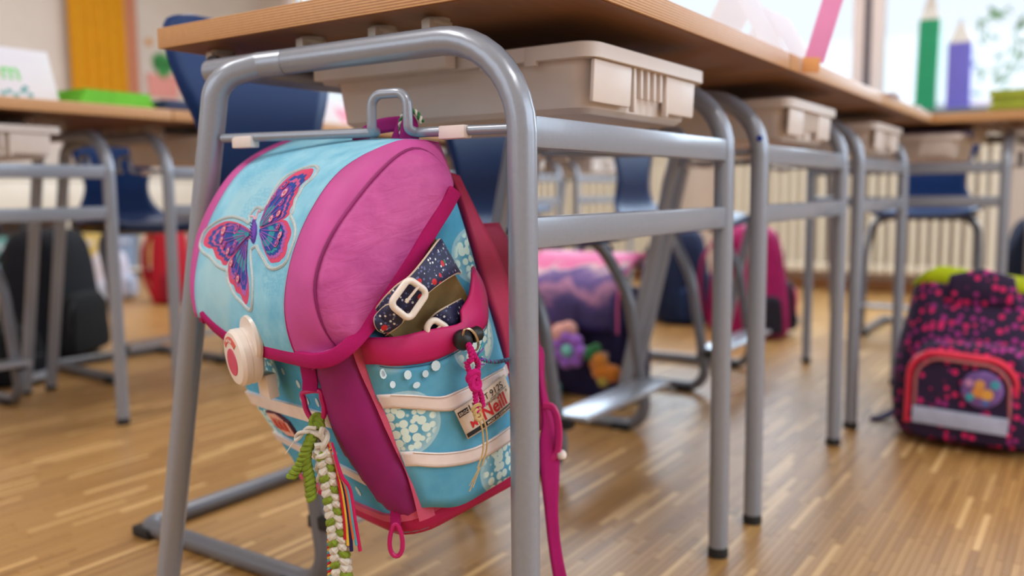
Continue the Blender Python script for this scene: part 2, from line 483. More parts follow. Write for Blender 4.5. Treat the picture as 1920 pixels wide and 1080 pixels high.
# radiator under the windows: one part per column
RAD = plain('radiator_enamel', rgb(240, 232, 214), 0.4, var=0.02)
def radiator(name, label, y0, n, pitch=0.052):
    t = thing(name, label, 'radiator', (4.30, y0, 0.0), group='white column radiators')
    col = MB()
    for dx in (-.035, .035):
        col.tube([(dx, 0, .12), (dx, 0, .80)], .0155, 10)
    col.box((-.052, -.0225, .765), (.052, .0225, .825), .012); col.box((-.052, -.0225, .105), (.052, .0225, .155), .012)
    c0 = col.build('radiator_column', RAD, t)
    for i in range(n):
        o = c0 if i == 0 else c0.copy()
        if i: COL.objects.link(o); o.parent = t
        o.location = (0, i * pitch, 0)
    for yy in (2 * pitch, (n - 3) * pitch): MB().box((-.012, yy - .012, 0), (.012, yy + .012, .12), .003).build('foot', RAD, t)
    return t
radiator('radiator', 'white column radiator under the window, behind the row of desks at the right', -0.02, 27)
radiator('radiator', 'white column radiator under the window, behind the middle of the room', 1.75, 24)

# big wooden pencils on the sill
def big_pencil(name, label, y, body, w, h, tip, lean=0.0):
    t = thing(name, label, 'decoration', (4.30, y, 0.955))
    t.rotation_euler = (lean, 0, 0)
    hx = MB(); hw = w / 2
    sec = [(-.02, -hw * .55), (-.012, -hw), (.012, -hw), (.02, -hw * .55), (.02, hw * .55), (.012, hw), (-.012, hw), (-.02, hw * .55)]
    hx.prism(sec, 0, h); hx.build('pencil_body', plain('pencil_%d' % int(body[0] * 9999), body, 0.6, var=.05), t, angle=20)
    tp = MB(); lo = [Vector((x, yy, h)) for x, yy in sec]; md = [Vector((x * .25, yy * .22, h + tip * .78)) for x, yy in sec]
    tp.grid([lo, md], closed_u=True, cap=True); tp.build('pencil_cone', plain('pencil_wood', rgb(205, 196, 186), 0.6, var=.05), t, angle=20)
    ld = MB(); ld.grid([md, [Vector((0, 0, h + tip)) + (p - Vector((0, 0, h + tip))) * .02 for p in md]], closed_u=True, cap=True)
    ld.build('pencil_lead', plain('pencil_lead_grey', rgb(150, 146, 146), 0.6), t, angle=20)
big_pencil('giant_pencil', 'tall green giant pencil standing on the window sill', .318, rgb(0, 140, 92), .098, .46, .155, 0.02)
big_pencil('giant_pencil', 'shorter violet giant pencil standing on the window sill beside the green one', .165, rgb(104, 98, 190), .108, .33, .125)

# curtain and a paper decoration on the left wall
def cloth_sheet(x0, x1, n, amp, z0, z1, y):
    rows = []
    for z in (z0, z0 + .02, (z0 + z1) / 2, z1): rows.append([(x0 + (x1 - x0) * i / (n * 6), y + amp * math.sin(i * PI / 3) * (1 if z < z1 else .6), z) for i in range(n * 6 + 1)])
    return MB().grid(rows)
cu = thing('curtain', 'yellow ochre curtain hanging in folds on the left wall', 'curtain', (2.9, 5.43, 0.25))
def rel(mb, loc): mb.v = [(a - loc[0], b - loc[1], c - loc[2]) for a, b, c in mb.v]; return mb
rel(cloth_sheet(2.68, 3.10, 5, .022, .25, 2.75, 5.43), (2.9, 5.43, .25)).build('curtain_cloth', weave('ochre_cloth', rgb(214, 150, 26), var=.06), cu, thick=.002)
rel(cloth_sheet(3.10, 3.20, 1, .015, .25, 2.75, 5.44), (2.9, 5.43, .25)).build('curtain_side_strip', weave('terracotta_weave', rgb(196, 128, 100), var=.06), cu, thick=.002)  # narrow terracotta strip in shallow folds, right beside the ochre cloth
rel(MB().tube([(2.55, 5.43, 2.78), (3.3, 5.43, 2.78)], .014), (2.9, 5.43, .25)).build('curtain_rod', plain('rod_metal', rgb(150, 150, 150), .35, .8), cu)
dc = thing('wall_decoration', 'paper cut-out of a green plant in a pink pot on the left wall', 'decoration', (3.43, 5.492, 1.30))
MB().prism([(-.12, 0), (.12, 0), (.14, .17), (-.14, .17)], -.002, .002, Matrix.Rotation(PI / 2, 4, 'X')).build('pot', plain('pink_paper', rgb(226, 150, 140), .8), dc, smooth=False)
lf = MB()
for cx, cz, sx, sz in ((0, .24, .05, .10), (-.05, .26, .03, .06), (.055, .25, .03, .07)):
    lf.prism([(cx + sx * math.cos(2 * PI * k / 14), cz + sz * math.sin(2 * PI * k / 14)) for k in range(14)], -.004, .004, Matrix.Rotation(PI / 2, 4, 'X'))
lf.build('plant', plain('green_paper', rgb(70, 150, 80), .8), dc, smooth=False)
MB().prism([(-.10 + .03 * math.cos(k), .40 + .03 * math.sin(k)) for k in range(6)], -.004, .004, Matrix.Rotation(PI / 2, 4, 'X')).build('blossom', plain('orange_paper', rgb(214, 150, 80), .8), dc, smooth=False)

# ceiling lamps (bodies of the lights above)
for i, (x, y) in enumerate(CEILING_LAMPS):
    t = thing('ceiling_lamp', 'flat white ceiling lamp above ' + ('the nearest desk', 'the crosswise desk', 'the back row of desks', 'the teacher side of the room')[i], 'lamp', (x, y, 2.95), group='ceiling lamps')
    MB().box((-.62, -.32, 0), (.62, .32, .05), .005).build('lamp_housing', CEIL, t)

# trees outside
LEAF = plain('leaf', rgb(96, 150, 80), 0.5, var=.25, nscale=3)
BARK = plain('bark', rgb(120, 100, 84), 0.9)
def tree(label, x, y, h, r, n, seed):
    rnd = random.Random(seed); t = thing('tree', label, 'tree', (x, y, -0.6))
    MB().tube([(0, 0, 0), (.05, .02, h * .5), (0, .05, h * .9)], [.1, .07, .03], 8).build('trunk', BARK, t)
    mb = MB()
    for _ in range(n):
        while True:
            p = Vector((rnd.uniform(-1, 1), rnd.uniform(-1, 1), rnd.uniform(-1, 1)))
            if p.length < 1: break
        c = Vector((p.x * r, p.y * r, h * .72 + p.z * r * 1.1)); a = Vector((rnd.uniform(-1, 1), rnd.uniform(-1, 1), rnd.uniform(-1, 1))).normalized(); b = a.orthogonal().normalized()
        s = .07; k = len(mb.v); mb.v += [tuple(c - a * s), tuple(c + b * s * .5), tuple(c + a * s), tuple(c - b * s * .5)]; mb.f.append((k, k + 1, k + 2, k + 3))
    tag(mb.build('foliage', LEAF, t, smooth=False), kind='stuff')
tree('sunlit tree with light green leaves outside the right window', 9.2, -.12, 3.4, 0.8, 300, 1)
tree('smaller tree outside the right window, further away and to the right', 11.0, -1.2, 3.6, 1.2, 500, 2)
tag(MB().box((4.7, -12, -0.7), (30, 14, -0.6)).build('trim_3', plain('meadow', rgb(150, 170, 120), .9, var=.2), smooth=False), kind='structure')

# ------------------------------------------------------------------ desks, trays, chairs
def beech(name, layered, cols):
    k = NT(name); co = k.coord()
    mp = k.add('ShaderNodeMapping'); mp.inputs['Scale'].default_value = (4, 60, 8) if not layered else (2, 2, 1); k.link(co, mp.inputs['Vector'])
    if layered:
        sx = k.add('ShaderNodeSeparateXYZ'); k.link(co, sx.inputs[0])
        nz = k.add('ShaderNodeTexNoise', Scale=3.0, Detail=4.0); k.link(mp.outputs['Vector'], nz.inputs['Vector'])
        fine = k.add('ShaderNodeTexNoise', Scale=180.0, Detail=3.0); k.link(co, fine.inputs['Vector'])
        s = k.math('SINE', k.math('ADD', k.math('MULTIPLY', sx.outputs['Z'], 2100.0), k.math('MULTIPLY', nz.outputs['Fac'], 2.0)))
        v = k.math('ADD', k.math('MULTIPLY', s, 0.36), k.math('ADD', k.math('MULTIPLY', fine.outputs['Fac'], 0.35), 0.32))
    else:
        nz = k.add('ShaderNodeTexNoise', Scale=2.0, Detail=7.0, Roughness=.62); k.link(mp.outputs['Vector'], nz.inputs['Vector']); v = nz.outputs['Fac']
    k.link(k.ramp(v, [(0.25, cols[0]), (0.75, cols[1])]), k.b.inputs['Base Color'])
    k.b.inputs['Roughness'].default_value = 0.45; k.bump(v, 0.08, 0.0004)
    return k.m
PLY = beech('plywood_edge', True, (rgb(164, 112, 66), rgb(214, 164, 110)))
TOP = beech('beech_laminate', False, (rgb(190, 146, 100), rgb(212, 170, 124)))
UNDER = beech('underside_board', False, (rgb(128, 88, 56), rgb(146, 102, 66)))
STEEL = plain('silver_powder_coat', rgb(148, 154, 166), 0.28, 0.25, var=.03, nscale=200, bump=.05, bscale=900, coat=.25)
STEEL2 = plain('brushed_flat_steel', rgb(176, 178, 184), 0.28, 0.55, var=.04)
BIN = plain('white_bin_plastic', rgb(222, 210, 202), 0.42, var=.02, trans=.0)
CAP = plain('black_rubber', rgb(26, 26, 28), 0.6)
CLAMP = plain('beige_clamp', rgb(196, 186, 174), 0.45, .1)
CLIP = plain('frosted_clip', rgb(226, 212, 206), 0.35)
STEEL_D = plain('grey_powder_coat', rgb(112, 114, 122), 0.32, 0.25, var=.03, nscale=200, coat=.2)
R_T = 0.0145
def make_desk():
    d = thing('school_desk', 'x', 'desk')
    # frame ends: one bent tube each, straight leg at y = 0, sloping leg at the sitting side
    for i, x in enumerate((0.0, 0.54)):
        sg = -1 if i == 0 else 1
        e = MB().tube(fillet([(x, 0.455, 0.709), (x, 0.0, 0.709), (x, 0.0, 0.012)], [0, .095, 0], 9), R_T, 18).build('end_frame', STEEL, d)
        l = MB().tube(fillet([(x + sg * .001, .322, .7085), (x + sg * .012, .352, .7065), (x + sg * .044, .388, .692), (x + sg * .044, .5445, .012)], [0, .02, .045, 0], 9), R_T * 1.02, 18).build('sloping_leg', STEEL, d)
        for p_, px_, py_ in ((e, x, 0.0), (l, x + sg * .044, .5455)):
            MB().lathe([(.0118, 0), (.0156, .001), (.0156, .011), (.0146, .016)], 18, Matrix.Translation((px_, py_, 0))).build('foot_cap', CAP, p_)
    for z in (0.616, 0.519): MB().box((0.012, -0.009, z - .0155), (0.528, 0.009, z + .0155), .004).build('rail', STEEL, d)
    lt = MB().tube([(.010, .462, .716), (.55, .462, .716)], .0135, 16).build('cross_tube', STEEL, d)
    MB().lathe([(.0142, 0), (.0142, .006)], 16, Matrix.Translation((.007, .462, .716)) @ Matrix.Rotation(PI / 2, 4, 'Y')).build('tube_cap', CAP, lt)
    MB().tube([(.0, .4065, .709), (.54, .4065, .709)], .011, 12).build('cross_tube', STEEL, d)
    for s in (-1, 1):
        MB().box((.27 + s * .172 - .010, .16, .6990), (.27 + s * .172 + .010, .37, .7442), .002).build('tray_runner', BIN, d)
    # table top: laminated board with a plywood edge
    x0, x1, y0, y1 = -.0085, .6885, -.048, .547
    tt = MB().box((x0 + .002, y0 + .002, .745), (x1 - .002, y1 - .002, .7705), .0015).build('tabletop', TOP, d)
    MB().box((x0 + .004, y0 + .004, .7442), (x1 - .004, y1 - .004, .7455)).build('underside', UNDER, tt, smooth=False)
    eb = MB(); w = .003
    eb.box((x0, y0, .7445), (x0 + w, y1, .7695), .0008); eb.box((x1 - w, y0, .7445), (x1, y1, .7695), .0008)
    eb.box((x0 + w, y0, .7445), (x1 - w, y0 + w, .7695), .0008); eb.box((x0 + w, y1 - w, .7445), (x1 - w, y1, .7695), .0008)
    eb.build('plywood_edge', PLY, tt)
    # clamps between tube and board
    for (cx, cy, sg) in ((.055, .500, 1), (.055, .335, 1), (.055, .221, 1), (.055, .145, 1), (.485, .145, -1), (.485, .335, -1)):
        c = MB(); T = Matrix.Translation((cx, cy, 0))
        c.lathe([(.002, .7385), (.013, .7385), (.0150, .7405), (.0150, .7442)], 18, T)
        c.lathe([(.0015, .7355), (.0045, .7360), (.0045, .7388)], 12, T @ Matrix.Translation((-sg * .003, .004, 0)))
        c.box((-.024 if sg > 0 else -.008, -.016, .7360), (.008 if sg > 0 else .024, -.002, .7405), .0012, T)
        c.box((-.030 if sg > 0 else .016, -.015, .716), (-.016 if sg > 0 else .030, -.003, .7395), .002, T)
        c.build('clamp', CLAMP, d)
    # bag hook: one bent rod across each frame end
    for i, x in enumerate((0.0, 0.54)):
        s = -1 if i == 0 else 1
        bx = lambda y: x + s * .042 * y / .384
        p = [(bx(.384), .384, .6235), (bx(.168), .168, .6215), (bx(.165) + s * .010, .166, .6235), (bx(.165) + s * .010, .165, .6590), (bx(.122) + s * .010, .122, .6590), (bx(.122) + s * .010, .121, .6225), (bx(.120), .120, .6195), (x, .008, .619)]
        h = MB().tube(fillet(p, [0, .004, .005, .013, .013, .005, .004, 0], 6), .0051, 12).build('bag_hook', STEEL, d)
        for cy in (.350, .074): MB().box((bx(cy) - .0065, cy - .016, .6115), (bx(cy) + .0065, cy + .016, .6245), .0015).build('clip', CLIP, h)
    return d
def make_tray():
    t = thing('storage_tray', 'x', 'tray')
    W, Dp, H = .312, .40, .070
    def rr(w, d, r, z, n=5):
        out = []
        for cx, cy, a0 in ((w / 2 - r, d / 2 - r, 0), (-w / 2 + r, d / 2 - r, 90), (-w / 2 + r, -d / 2 + r, 180), (w / 2 - r, -d / 2 + r, 270)):
            for k in range(n + 1):
                a = math.radians(a0 + 90 * k / n); out.append((cx + r * math.cos(a), cy + r * math.sin(a), z))
        return out
    MB().grid([rr(W - .055, Dp - .055, .02, .001), rr(W - .05, Dp - .05, .02, 0), rr(W - .035, Dp - .035, .022, .006), rr(W - .02, Dp - .02, .024, H), rr(W - .026, Dp - .026, .024, H), rr(W - .045, Dp - .045, .02, .008)], closed_u=True, cap=True).build('tray_body', BIN, t)
    MB().grid([rr(W - .02, Dp - .02, .024, H - .014), rr(W + .006, Dp + .006, .022, H - .014), rr(W + .006, Dp + .006, .022, H + .001), rr(W - .004, Dp - .004, .02, H + .003), rr(W - .022, Dp - .022, .02, H + .003)], closed_u=True).build('tray_rim', BIN, t)
    for k in range(9):
        x = -.012 + .003 * 0
    for x in (-.046, -.028, -.010, .008, .026, .044):
        M = Matrix.Translation((x, -Dp / 2 + .0105, 0)); MB().box((-.003, -.007, .022 if abs(x - .0) < .03 else .006), (.003, .0, H - .014), .001, M).build('rib', BIN, t)
    for x in (-.10, .085):
        MB().box((-.045, -.006, .010), (.045, .0, H - .014), .004, Matrix.Translation((x, -Dp / 2 + .011, 0)) @ Matrix.Rotation(.05, 4, 'X')).build('front_panel', BIN, t)
    for y in (-.12, -.09, -.06): MB().box((-W / 2 - .0035, y - .012, H - .019), (-W / 2 + .004, y + .002, H), .001).build('rim_lug', BIN, t)
    return t
SHELL = plain('blue_shell_plastic', rgb(7, 46, 100), 0.42, var=.03, nscale=200, bump=.06, bscale=700, spec=.3)
def make_chair():
    c = thing('school_chair', 'x', 'chair')
    hw = .19
    loop = [(-hw + .015, -.09, .452), (-hw, -.165, .32), (-hw, -.215, .0145), (-hw, .215, .0145), (hw, .215, .0145), (hw, -.215, .0145), (hw, -.165, .32), (hw - .015, -.09, .452)]
    MB().tube(fillet(loop, [.07, .25, .05, .02, .02, .05, .25, .07], 7, closed=True), .0140, 14, closed=True).build('chair_frame', STEEL_D, c)
    MB().box((-.165, -.10, .448), (.165, .06, .456), .003).build('seat_bracket', CAP, c)
    prof = [(-.205, .452), (-.185, .470), (-.12, .476), (-.03, .470), (.03, .466), (.07, .474), (.098, .500), (.108, .54), (.108, .59), (.112, .66), (.120, .73), (.128, .79), (.132, .83), (.133, .842)]
    wid = [.165, .182, .188, .186, .176, .162, .142, .118, .108, .128, .156, .170, .160, .112]
    P = spline([(0, y, z) for y, z in prof], 3); Wd = [v.x for v in spline([(w, 0, 0) for w in wid], 3)]
    rows = []
    for i, (p, w) in enumerate(zip(P, Wd)):
        u = i / (len(P) - 1); up = min(1, max(0, (u - .45) / .3)); row = []
        for k in range(13):
            x = -1 + 2 * k / 12
            row.append((x * w, p.y - up * .005 * x * x, p.z + (1 - up) * .012 * x * x))
        rows.append(row)
    MB().grid(rows).build('seat_shell', SHELL, c, thick=.007, angle=60)
    MB().box((-hw - .005, -.270, .118), (hw + .005, -.190, .128), .003).build('footboard', STEEL2, c)
    for s in (-1, 1):
        MB().box((s * hw - .012, -.232, .100), (s * hw + .012, -.186, .119), .003).build('footboard_bracket', CAP, c)
        for y in (.205, -.150): MB().box((s * hw - .019, y - .022, 0), (s * hw + .019, y + .022, .018), .005).build('glide', CAP, c)
    return c
desk0 = make_desk(); tray0 = make_tray(); chair0 = make_chair()
_used = {}
def place(proto, loc, rz, label, group, **kw):
    if proto.name not in _used: _used[proto.name] = 1; o = proto; o.location = loc; o.rotation_euler = (0, 0, rz)
    else: o = dup(proto, loc, rz)
    o['label'] = label; o['group'] = group
    return o
DG, TG, CG = 'school desks of the class', 'storage trays under the desk tops', 'school chairs of the class'
def set_place(x, y, rz, dl, tl, ch=None, cl=None):
    d = place(desk0, (x, y, 0), rz, dl, DG)
    M = Matrix.Translation((x, y, 0)) @ Matrix.Rotation(rz, 4, 'Z')
    t = place(tray0, M @ Vector((.27, .187, .643)), rz, tl, TG)
    if ch: place(chair0, (ch[0], ch[1], 0), ch[2], cl, CG)
    return d
set_place(0, 0, 0, 'nearest school desk with the butterfly school bag hanging on its end', 'white storage tray under the nearest desk top, above the hanging bag', (.306, .615, .0), 'blue shell chair tucked under the nearest desk, behind the sloping leg')
set_place(.70, 0, 0, 'second desk of the right row, just behind the nearest desk', 'white tray under the second desk of the right row', (.922, .60, .0), 'shell chair at the second desk of the right row, seen beneath the nearest desk')
set_place(1.40, 0, 0, 'third desk of the right row, farthest in that row', 'white tray under the third desk of the right row', (1.752, .63, .0), 'shell chair at the third desk of the right row, dark waist seen between the rails')
set_place(2.14, .305, -PI / 2, 'desk set crosswise at the end of the right row, in front of the radiator', 'pale tray under the desk set crosswise at the right', (2.96, .08, -PI / 2), 'chair with its dark tube arch facing us, between the crosswise desk and the radiator')
set_place(2.14, -.395, -PI / 2, 'crosswise desk at the right edge carrying the yellow-green folders', 'tray under the crosswise desk at the right edge')
for i, x in enumerate((-.035, .665, 1.365, 2.065, 2.765)):
    nm = ('with the name card and green folder', 'with the navy pencil case', 'partly hidden by the blue chair', 'seen behind the right row', 'before the far radiator')[i]
    od = ('leftmost', 'second from left', 'middle', 'fourth from left', 'farthest right')[i]
    set_place(x, 1.511, 0, od + ' desk of back row, ' + nm, 'white tray under the %s desk of the back row' % od, (x + .30, 2.12, .05 * (-1) ** i), 'dark shell chair behind the %s desk of the back row' % od)

# ------------------------------------------------------------------ the school bag hanging on the hook of the nearest desk
# outlines in the bag's own measures (metres): on the flap (across, down), on the body (around, up), or points (a, b, c)
DESIGN = {
    'butterfly_border': [(0.1420,0.1575),(0.1277,0.1591),(0.1263,0.1491),(0.1292,0.1363),(0.1286,0.1255),(0.1216,0.1168),(0.1107,0.1114),(0.0974,0.1065),(0.0863,0.1056),(0.0726,0.1112),(0.0669,0.1208),(0.0701,0.1277),(0.0724,0.1330),(0.0702,0.1407),(0.0697,0.1481),(0.0654,0.1553),(0.0616,0.1623),(0.0621,0.1653),(0.0501,0.1712),(0.0398,0.1787),(0.0351,0.1861),(0.0342,0.1925),(0.0348,0.2009),(0.0365,0.2085),(0.0448,0.2135),(0.0591,0.2165),(0.0727,0.2148),(0.0846,0.2087),(0.1019,0.2009),(0.1089,0.1974),(0.1155,0.1993),(0.1177,0.2026),(0.1097,0.2140),(0.0998,0.2290),(0.0969,0.2450),(0.1004,0.2547),(0.1082,0.2559),(0.1230,0.2506),(0.1389,0.2455),(0.1495,0.2389),(0.1608,0.2311),(0.1652,0.2228),(0.1733,0.2221),(0.1951,0.2188),(0.2168,0.2120),(0.2377,0.2083),(0.2504,0.2030),(0.2533,0.1957),(0.2502,0.1862),(0.2362,0.1786),(0.2185,0.1727),(0.1934,0.1693),(0.1637,0.1714),(0.1442,0.1750),(0.1508,0.1681),(0.1481,0.1613)],
    'wing_upper_right': [(0.1186,0.1777),(0.1221,0.1685),(0.1242,0.1565),(0.1251,0.1428),(0.1244,0.1296),(0.1184,0.1190),(0.1072,0.1122),(0.0915,0.1089),(0.0818,0.1113),(0.0745,0.1209),(0.0788,0.1278),(0.0801,0.1331),(0.0760,0.1395),(0.0755,0.1470),(0.0712,0.1530),(0.0706,0.1590),(0.0671,0.1636),(0.0725,0.1684),(0.0899,0.1746),(0.1057,0.1783)],
    'wing_lower_right': [(0.1158,0.1794),(0.1000,0.1740),(0.0821,0.1704),(0.0676,0.1700),(0.0564,0.1748),(0.0464,0.1811),(0.0445,0.1875),(0.0448,0.1929),(0.0429,0.1970),(0.0428,0.2037),(0.0482,0.2075),(0.0514,0.2097),(0.0599,0.2107),(0.0677,0.2112),(0.0789,0.2063),(0.0947,0.1974),(0.1035,0.1907)],
    'wing_upper_left': [(0.1319,0.1839),(0.1511,0.1787),(0.1793,0.1747),(0.2050,0.1744),(0.2264,0.1793),(0.2413,0.1857),(0.2464,0.1943),(0.2420,0.2006),(0.2259,0.2035),(0.2152,0.2036),(0.2055,0.2088),(0.1970,0.2129),(0.1860,0.2143),(0.1782,0.2181),(0.1685,0.2178),(0.1645,0.2126),(0.1523,0.2061),(0.1405,0.1969),(0.1305,0.1900)],
    'wing_lower_left': [(0.1323,0.1899),(0.1316,0.1944),(0.1266,0.2040),(0.1192,0.2175),(0.1102,0.2295),(0.1060,0.2426),(0.1115,0.2517),(0.1203,0.2484),(0.1259,0.2437),(0.1368,0.2418),(0.1433,0.2365),(0.1536,0.2339),(0.1592,0.2279),(0.1635,0.2206),(0.1638,0.2147),(0.1550,0.2063),(0.1448,0.1982)],
    'roots': [(0.1158,0.1794),(0.1145,0.1816),(0.1302,0.1858),(0.1322,0.1910)],
    'butterfly_body': [(0.1350,0.1712),(0.1250,0.1768),(0.1179,0.1845),(0.1154,0.1923),(0.1167,0.1951),(0.1220,0.1925),(0.1294,0.1838),(0.1342,0.1759)],
    'antenna_a': [(0.1345,0.1712),(0.1405,0.1684),(0.1481,0.1674)],
    'antenna_b': [(0.1330,0.1712),(0.1361,0.1653),(0.1356,0.1611),(0.1309,0.1630)],
    'spots': [(0.1103,0.1322),(0.0994,0.1411),(0.0934,0.1522),(0.0865,0.1641),(0.1176,0.1471),(0.0971,0.1697),(0.0749,0.1781),(0.0640,0.1855),(0.0649,0.1931),(0.1977,0.1847),(0.1667,0.1820),(0.1947,0.1944),(0.1838,0.1991),(0.1697,0.2048),(0.1577,0.1971),(0.1543,0.2159),(0.1394,0.2279),(0.1321,0.2297)],
    'flap_hem': [(0.2332,0.2731),(0.2219,0.2784),(0.1994,0.2861),(0.1710,0.2928),(0.1294,0.2970),(0.0813,0.2979),(0.0419,0.2981),(0.0036,0.2977),(-0.0164,0.2961)],
    'lobe_seam': [(-0.0060,0.1732,0.1826),(-0.0060,0.1804,0.1980),(-0.0060,0.1835,0.2193),(-0.0060,0.1804,0.2433),(-0.0060,0.1687,0.2646),(-0.0060,0.1527,0.2823),(-0.0060,0.1360,0.2961),(-0.0060,0.1172,0.3092),(-0.0060,0.0978,0.3215),(-0.0060,0.0773,0.3324),(-0.0060,0.0608,0.3384),(-0.0060,0.0485,0.3398),(-0.0060,0.0375,0.3358),(-0.0060,0.0279,0.3269),(-0.0060,0.0194,0.3134),(-0.0060,0.0162,0.3009)],
    'lobe_hem': [(-0.0200,0.1789,0.1859),(-0.0200,0.1635,0.1921),(-0.0200,0.1466,0.2026),(-0.0200,0.1284,0.2144),(-0.0200,0.1110,0.2269),(-0.0200,0.0922,0.2408),(-0.0200,0.0726,0.2569),(-0.0200,0.0568,0.2692),(-0.0200,0.0409,0.2813),(-0.0200,0.0274,0.2931)],
    'sole': [(-0.0120,0.0610,0.2696),(-0.0120,0.0536,0.2597),(-0.0120,0.0501,0.2465),(-0.0120,0.0456,0.2323),(-0.0120,0.0396,0.2098),(-0.0120,0.0326,0.1856),(-0.0120,0.0342,0.1582),(-0.0120,0.0477,0.1348),(-0.0120,0.0726,0.1272),(-0.0120,0.0963,0.1417),(-0.0120,0.1163,0.1652),(-0.0120,0.1327,0.1880),(-0.0120,0.1409,0.2043),(-0.0120,0.1381,0.2172),(-0.0120,0.1261,0.2288),(-0.0120,0.1122,0.2426),(-0.0120,0.0950,0.2556),(-0.0120,0.0766,0.2676)],
    'strap_a_up': [(-0.0200,0.1417,0.2060),(-0.0320,0.1314,0.2184),(-0.0420,0.1200,0.2277),(-0.0460,0.1080,0.2321),(-0.0440,0.0883,0.2422),(-0.0280,0.0601,0.2522),(-0.0140,0.0489,0.2504)],
    'strap_a_low': [(-0.0200,0.1343,0.1838),(-0.0320,0.1258,0.1900),(-0.0420,0.1174,0.1990),(-0.0460,0.0975,0.2115),(-0.0440,0.0781,0.2171),(-0.0280,0.0509,0.2173),(-0.0140,0.0374,0.2130)],
    'strap_tail': [(-0.0280,0.1420,0.2076),(-0.0280,0.1464,0.2020),(-0.0280,0.1452,0.1934),(-0.0280,0.1392,0.1893),(-0.0300,0.1334,0.1894),(-0.0420,0.1252,0.1976),(-0.0420,0.1335,0.2145)],
    'strap_b_up': [(-0.0220,0.0924,0.1746),(-0.0340,0.0897,0.1840),(-0.0440,0.0828,0.1917),(-0.0440,0.0701,0.1937),(-0.0260,0.0427,0.1916)],
    'strap_b_low': [(-0.0220,0.0852,0.1624),(-0.0340,0.0779,0.1667),(-0.0440,0.0716,0.1721),(-0.0440,0.0621,0.1752),(-0.0260,0.0381,0.1769)],
    'buckle_a': [(-0.0480,0.1369,0.2159),(-0.0500,0.1136,0.2324),(-0.0500,0.0984,0.2145),(-0.0480,0.1226,0.1966)],
    'buckle_b': [(-0.0460,0.1030,0.1815),(-0.0480,0.0929,0.1901),(-0.0480,0.0783,0.1747),(-0.0460,0.0904,0.1662)],
    'shoulder_strap_l': [(0.0630,-0.0241,0.3068),(0.0696,-0.0351,0.2632),(0.0627,-0.0338,0.1797),(0.0592,-0.0367,0.1228),(0.0601,-0.0332,0.0654),(0.0654,-0.0241,0.0111)],
    'shoulder_strap_r': [(0.0648,-0.0373,0.3003),(0.0783,-0.0553,0.2535),(0.0778,-0.0709,0.1931),(0.0750,-0.0726,0.1351),(0.0685,-0.0585,0.0691),(0.0667,-0.0382,0.0049)],
    'lower_strap_l': [(0.0658,-0.0725,0.0968),(0.0584,-0.0784,0.0823),(0.0549,-0.0707,0.0463),(0.0516,-0.0606,0.0047),(0.0491,-0.0477,-0.0160),(0.0437,-0.0369,-0.0433),(0.0356,-0.0236,-0.0883),(0.0278,-0.0121,-0.1272),(0.0184,-0.0009,-0.1719)],
    'lower_strap_r': [(0.0764,-0.0907,0.0895),(0.0696,-0.0960,0.0762),(0.0679,-0.0853,0.0390),(0.0593,-0.0800,-0.0115),(0.0481,-0.0729,-0.0267),(0.0393,-0.0564,-0.0579),(0.0311,-0.0374,-0.0940),(0.0240,-0.0250,-0.1328),(0.0133,-0.0155,-0.1782)],
    'adjuster': [(0.0478,-0.0719,0.0205),(0.0407,-0.0805,0.0147),(0.0365,-0.0788,-0.0071),(0.0365,-0.0695,-0.0331),(0.0405,-0.0610,-0.0401)],
    'zip_pull': [(0.0064,0.1631,0.0097),(0.0061,0.1667,-0.0016),(0.0059,0.1690,-0.0089),(0.0065,0.1741,-0.0208),(0.0063,0.1764,-0.0282)],
    'bottom': [(-0.0079,0.1329,0.0055),(-0.0151,0.1046,-0.0052),(-0.0152,0.0649,-0.0048),(-0.0083,0.0327,-0.0064)],
    'sb_bot': [(-0.0091,0.1390,0.0528),(-0.0189,0.1138,0.0418),(-0.0220,0.0833,0.0337),(-0.0191,0.0542,0.0312),(-0.0097,0.0222,0.0302)],
    'sb_top': [(-0.0094,0.1405,0.0685),(-0.0205,0.1106,0.0558),(-0.0240,0.0804,0.0477),(-0.0208,0.0509,0.0464),(-0.0102,0.0171,0.0461)],
    'sa_bot': [(-0.0102,0.1456,0.1156),(-0.0219,0.1221,0.1056),(-0.0273,0.0965,0.0943),(-0.0274,0.0783,0.0925),(-0.0223,0.0475,0.0929),(-0.0111,0.0105,0.0968)],
    'sa_top': [(-0.0106,0.1483,0.1301),(-0.0233,0.1263,0.1221),(-0.0292,0.1012,0.1113),(-0.0294,0.0833,0.1097),(-0.0238,0.0531,0.1083),(-0.0116,0.0114,0.1065)],
    'hem_low': [(-0.0114,0.1504,0.1623),(-0.0230,0.1348,0.1551),(-0.0300,0.1056,0.1486),(-0.0335,0.0823,0.1489),(-0.0336,0.0601,0.1523),(-0.0304,0.0362,0.1584),(-0.0236,0.0251,0.1669),(-0.0125,0.0151,0.1788)],
    'hem_top': [(-0.0121,0.1532,0.1878),(-0.0254,0.1286,0.1802),(-0.0334,0.0991,0.1772),(-0.0374,0.0750,0.1734),(-0.0376,0.0633,0.1736),(-0.0338,0.0591,0.1838),(-0.0262,0.0412,0.1927),(-0.0135,0.0218,0.2143)],
    'label': [(-0.0330,0.0929,0.0937),(-0.0200,0.0210,0.1018),(-0.0140,0.0135,0.0654),(-0.0290,0.0846,0.0601)],
    'gusset_left': [(0.1794,0.1712),(0.1842,0.1445),(0.1893,0.1184),(0.1911,0.0795),(0.1760,0.0429),(0.1585,0.0088)],
    'gusset_right': [(0.1307,0.1966),(0.1279,0.1550),(0.1243,0.1153),(0.1217,0.0741),(0.1199,0.0371),(0.1250,-0.0076)],
    'emblem': [(0.3462,0.0974),(0.3229,0.0959),(0.3056,0.0867),(0.2993,0.0705),(0.3375,0.0708),(0.3542,0.0838)],
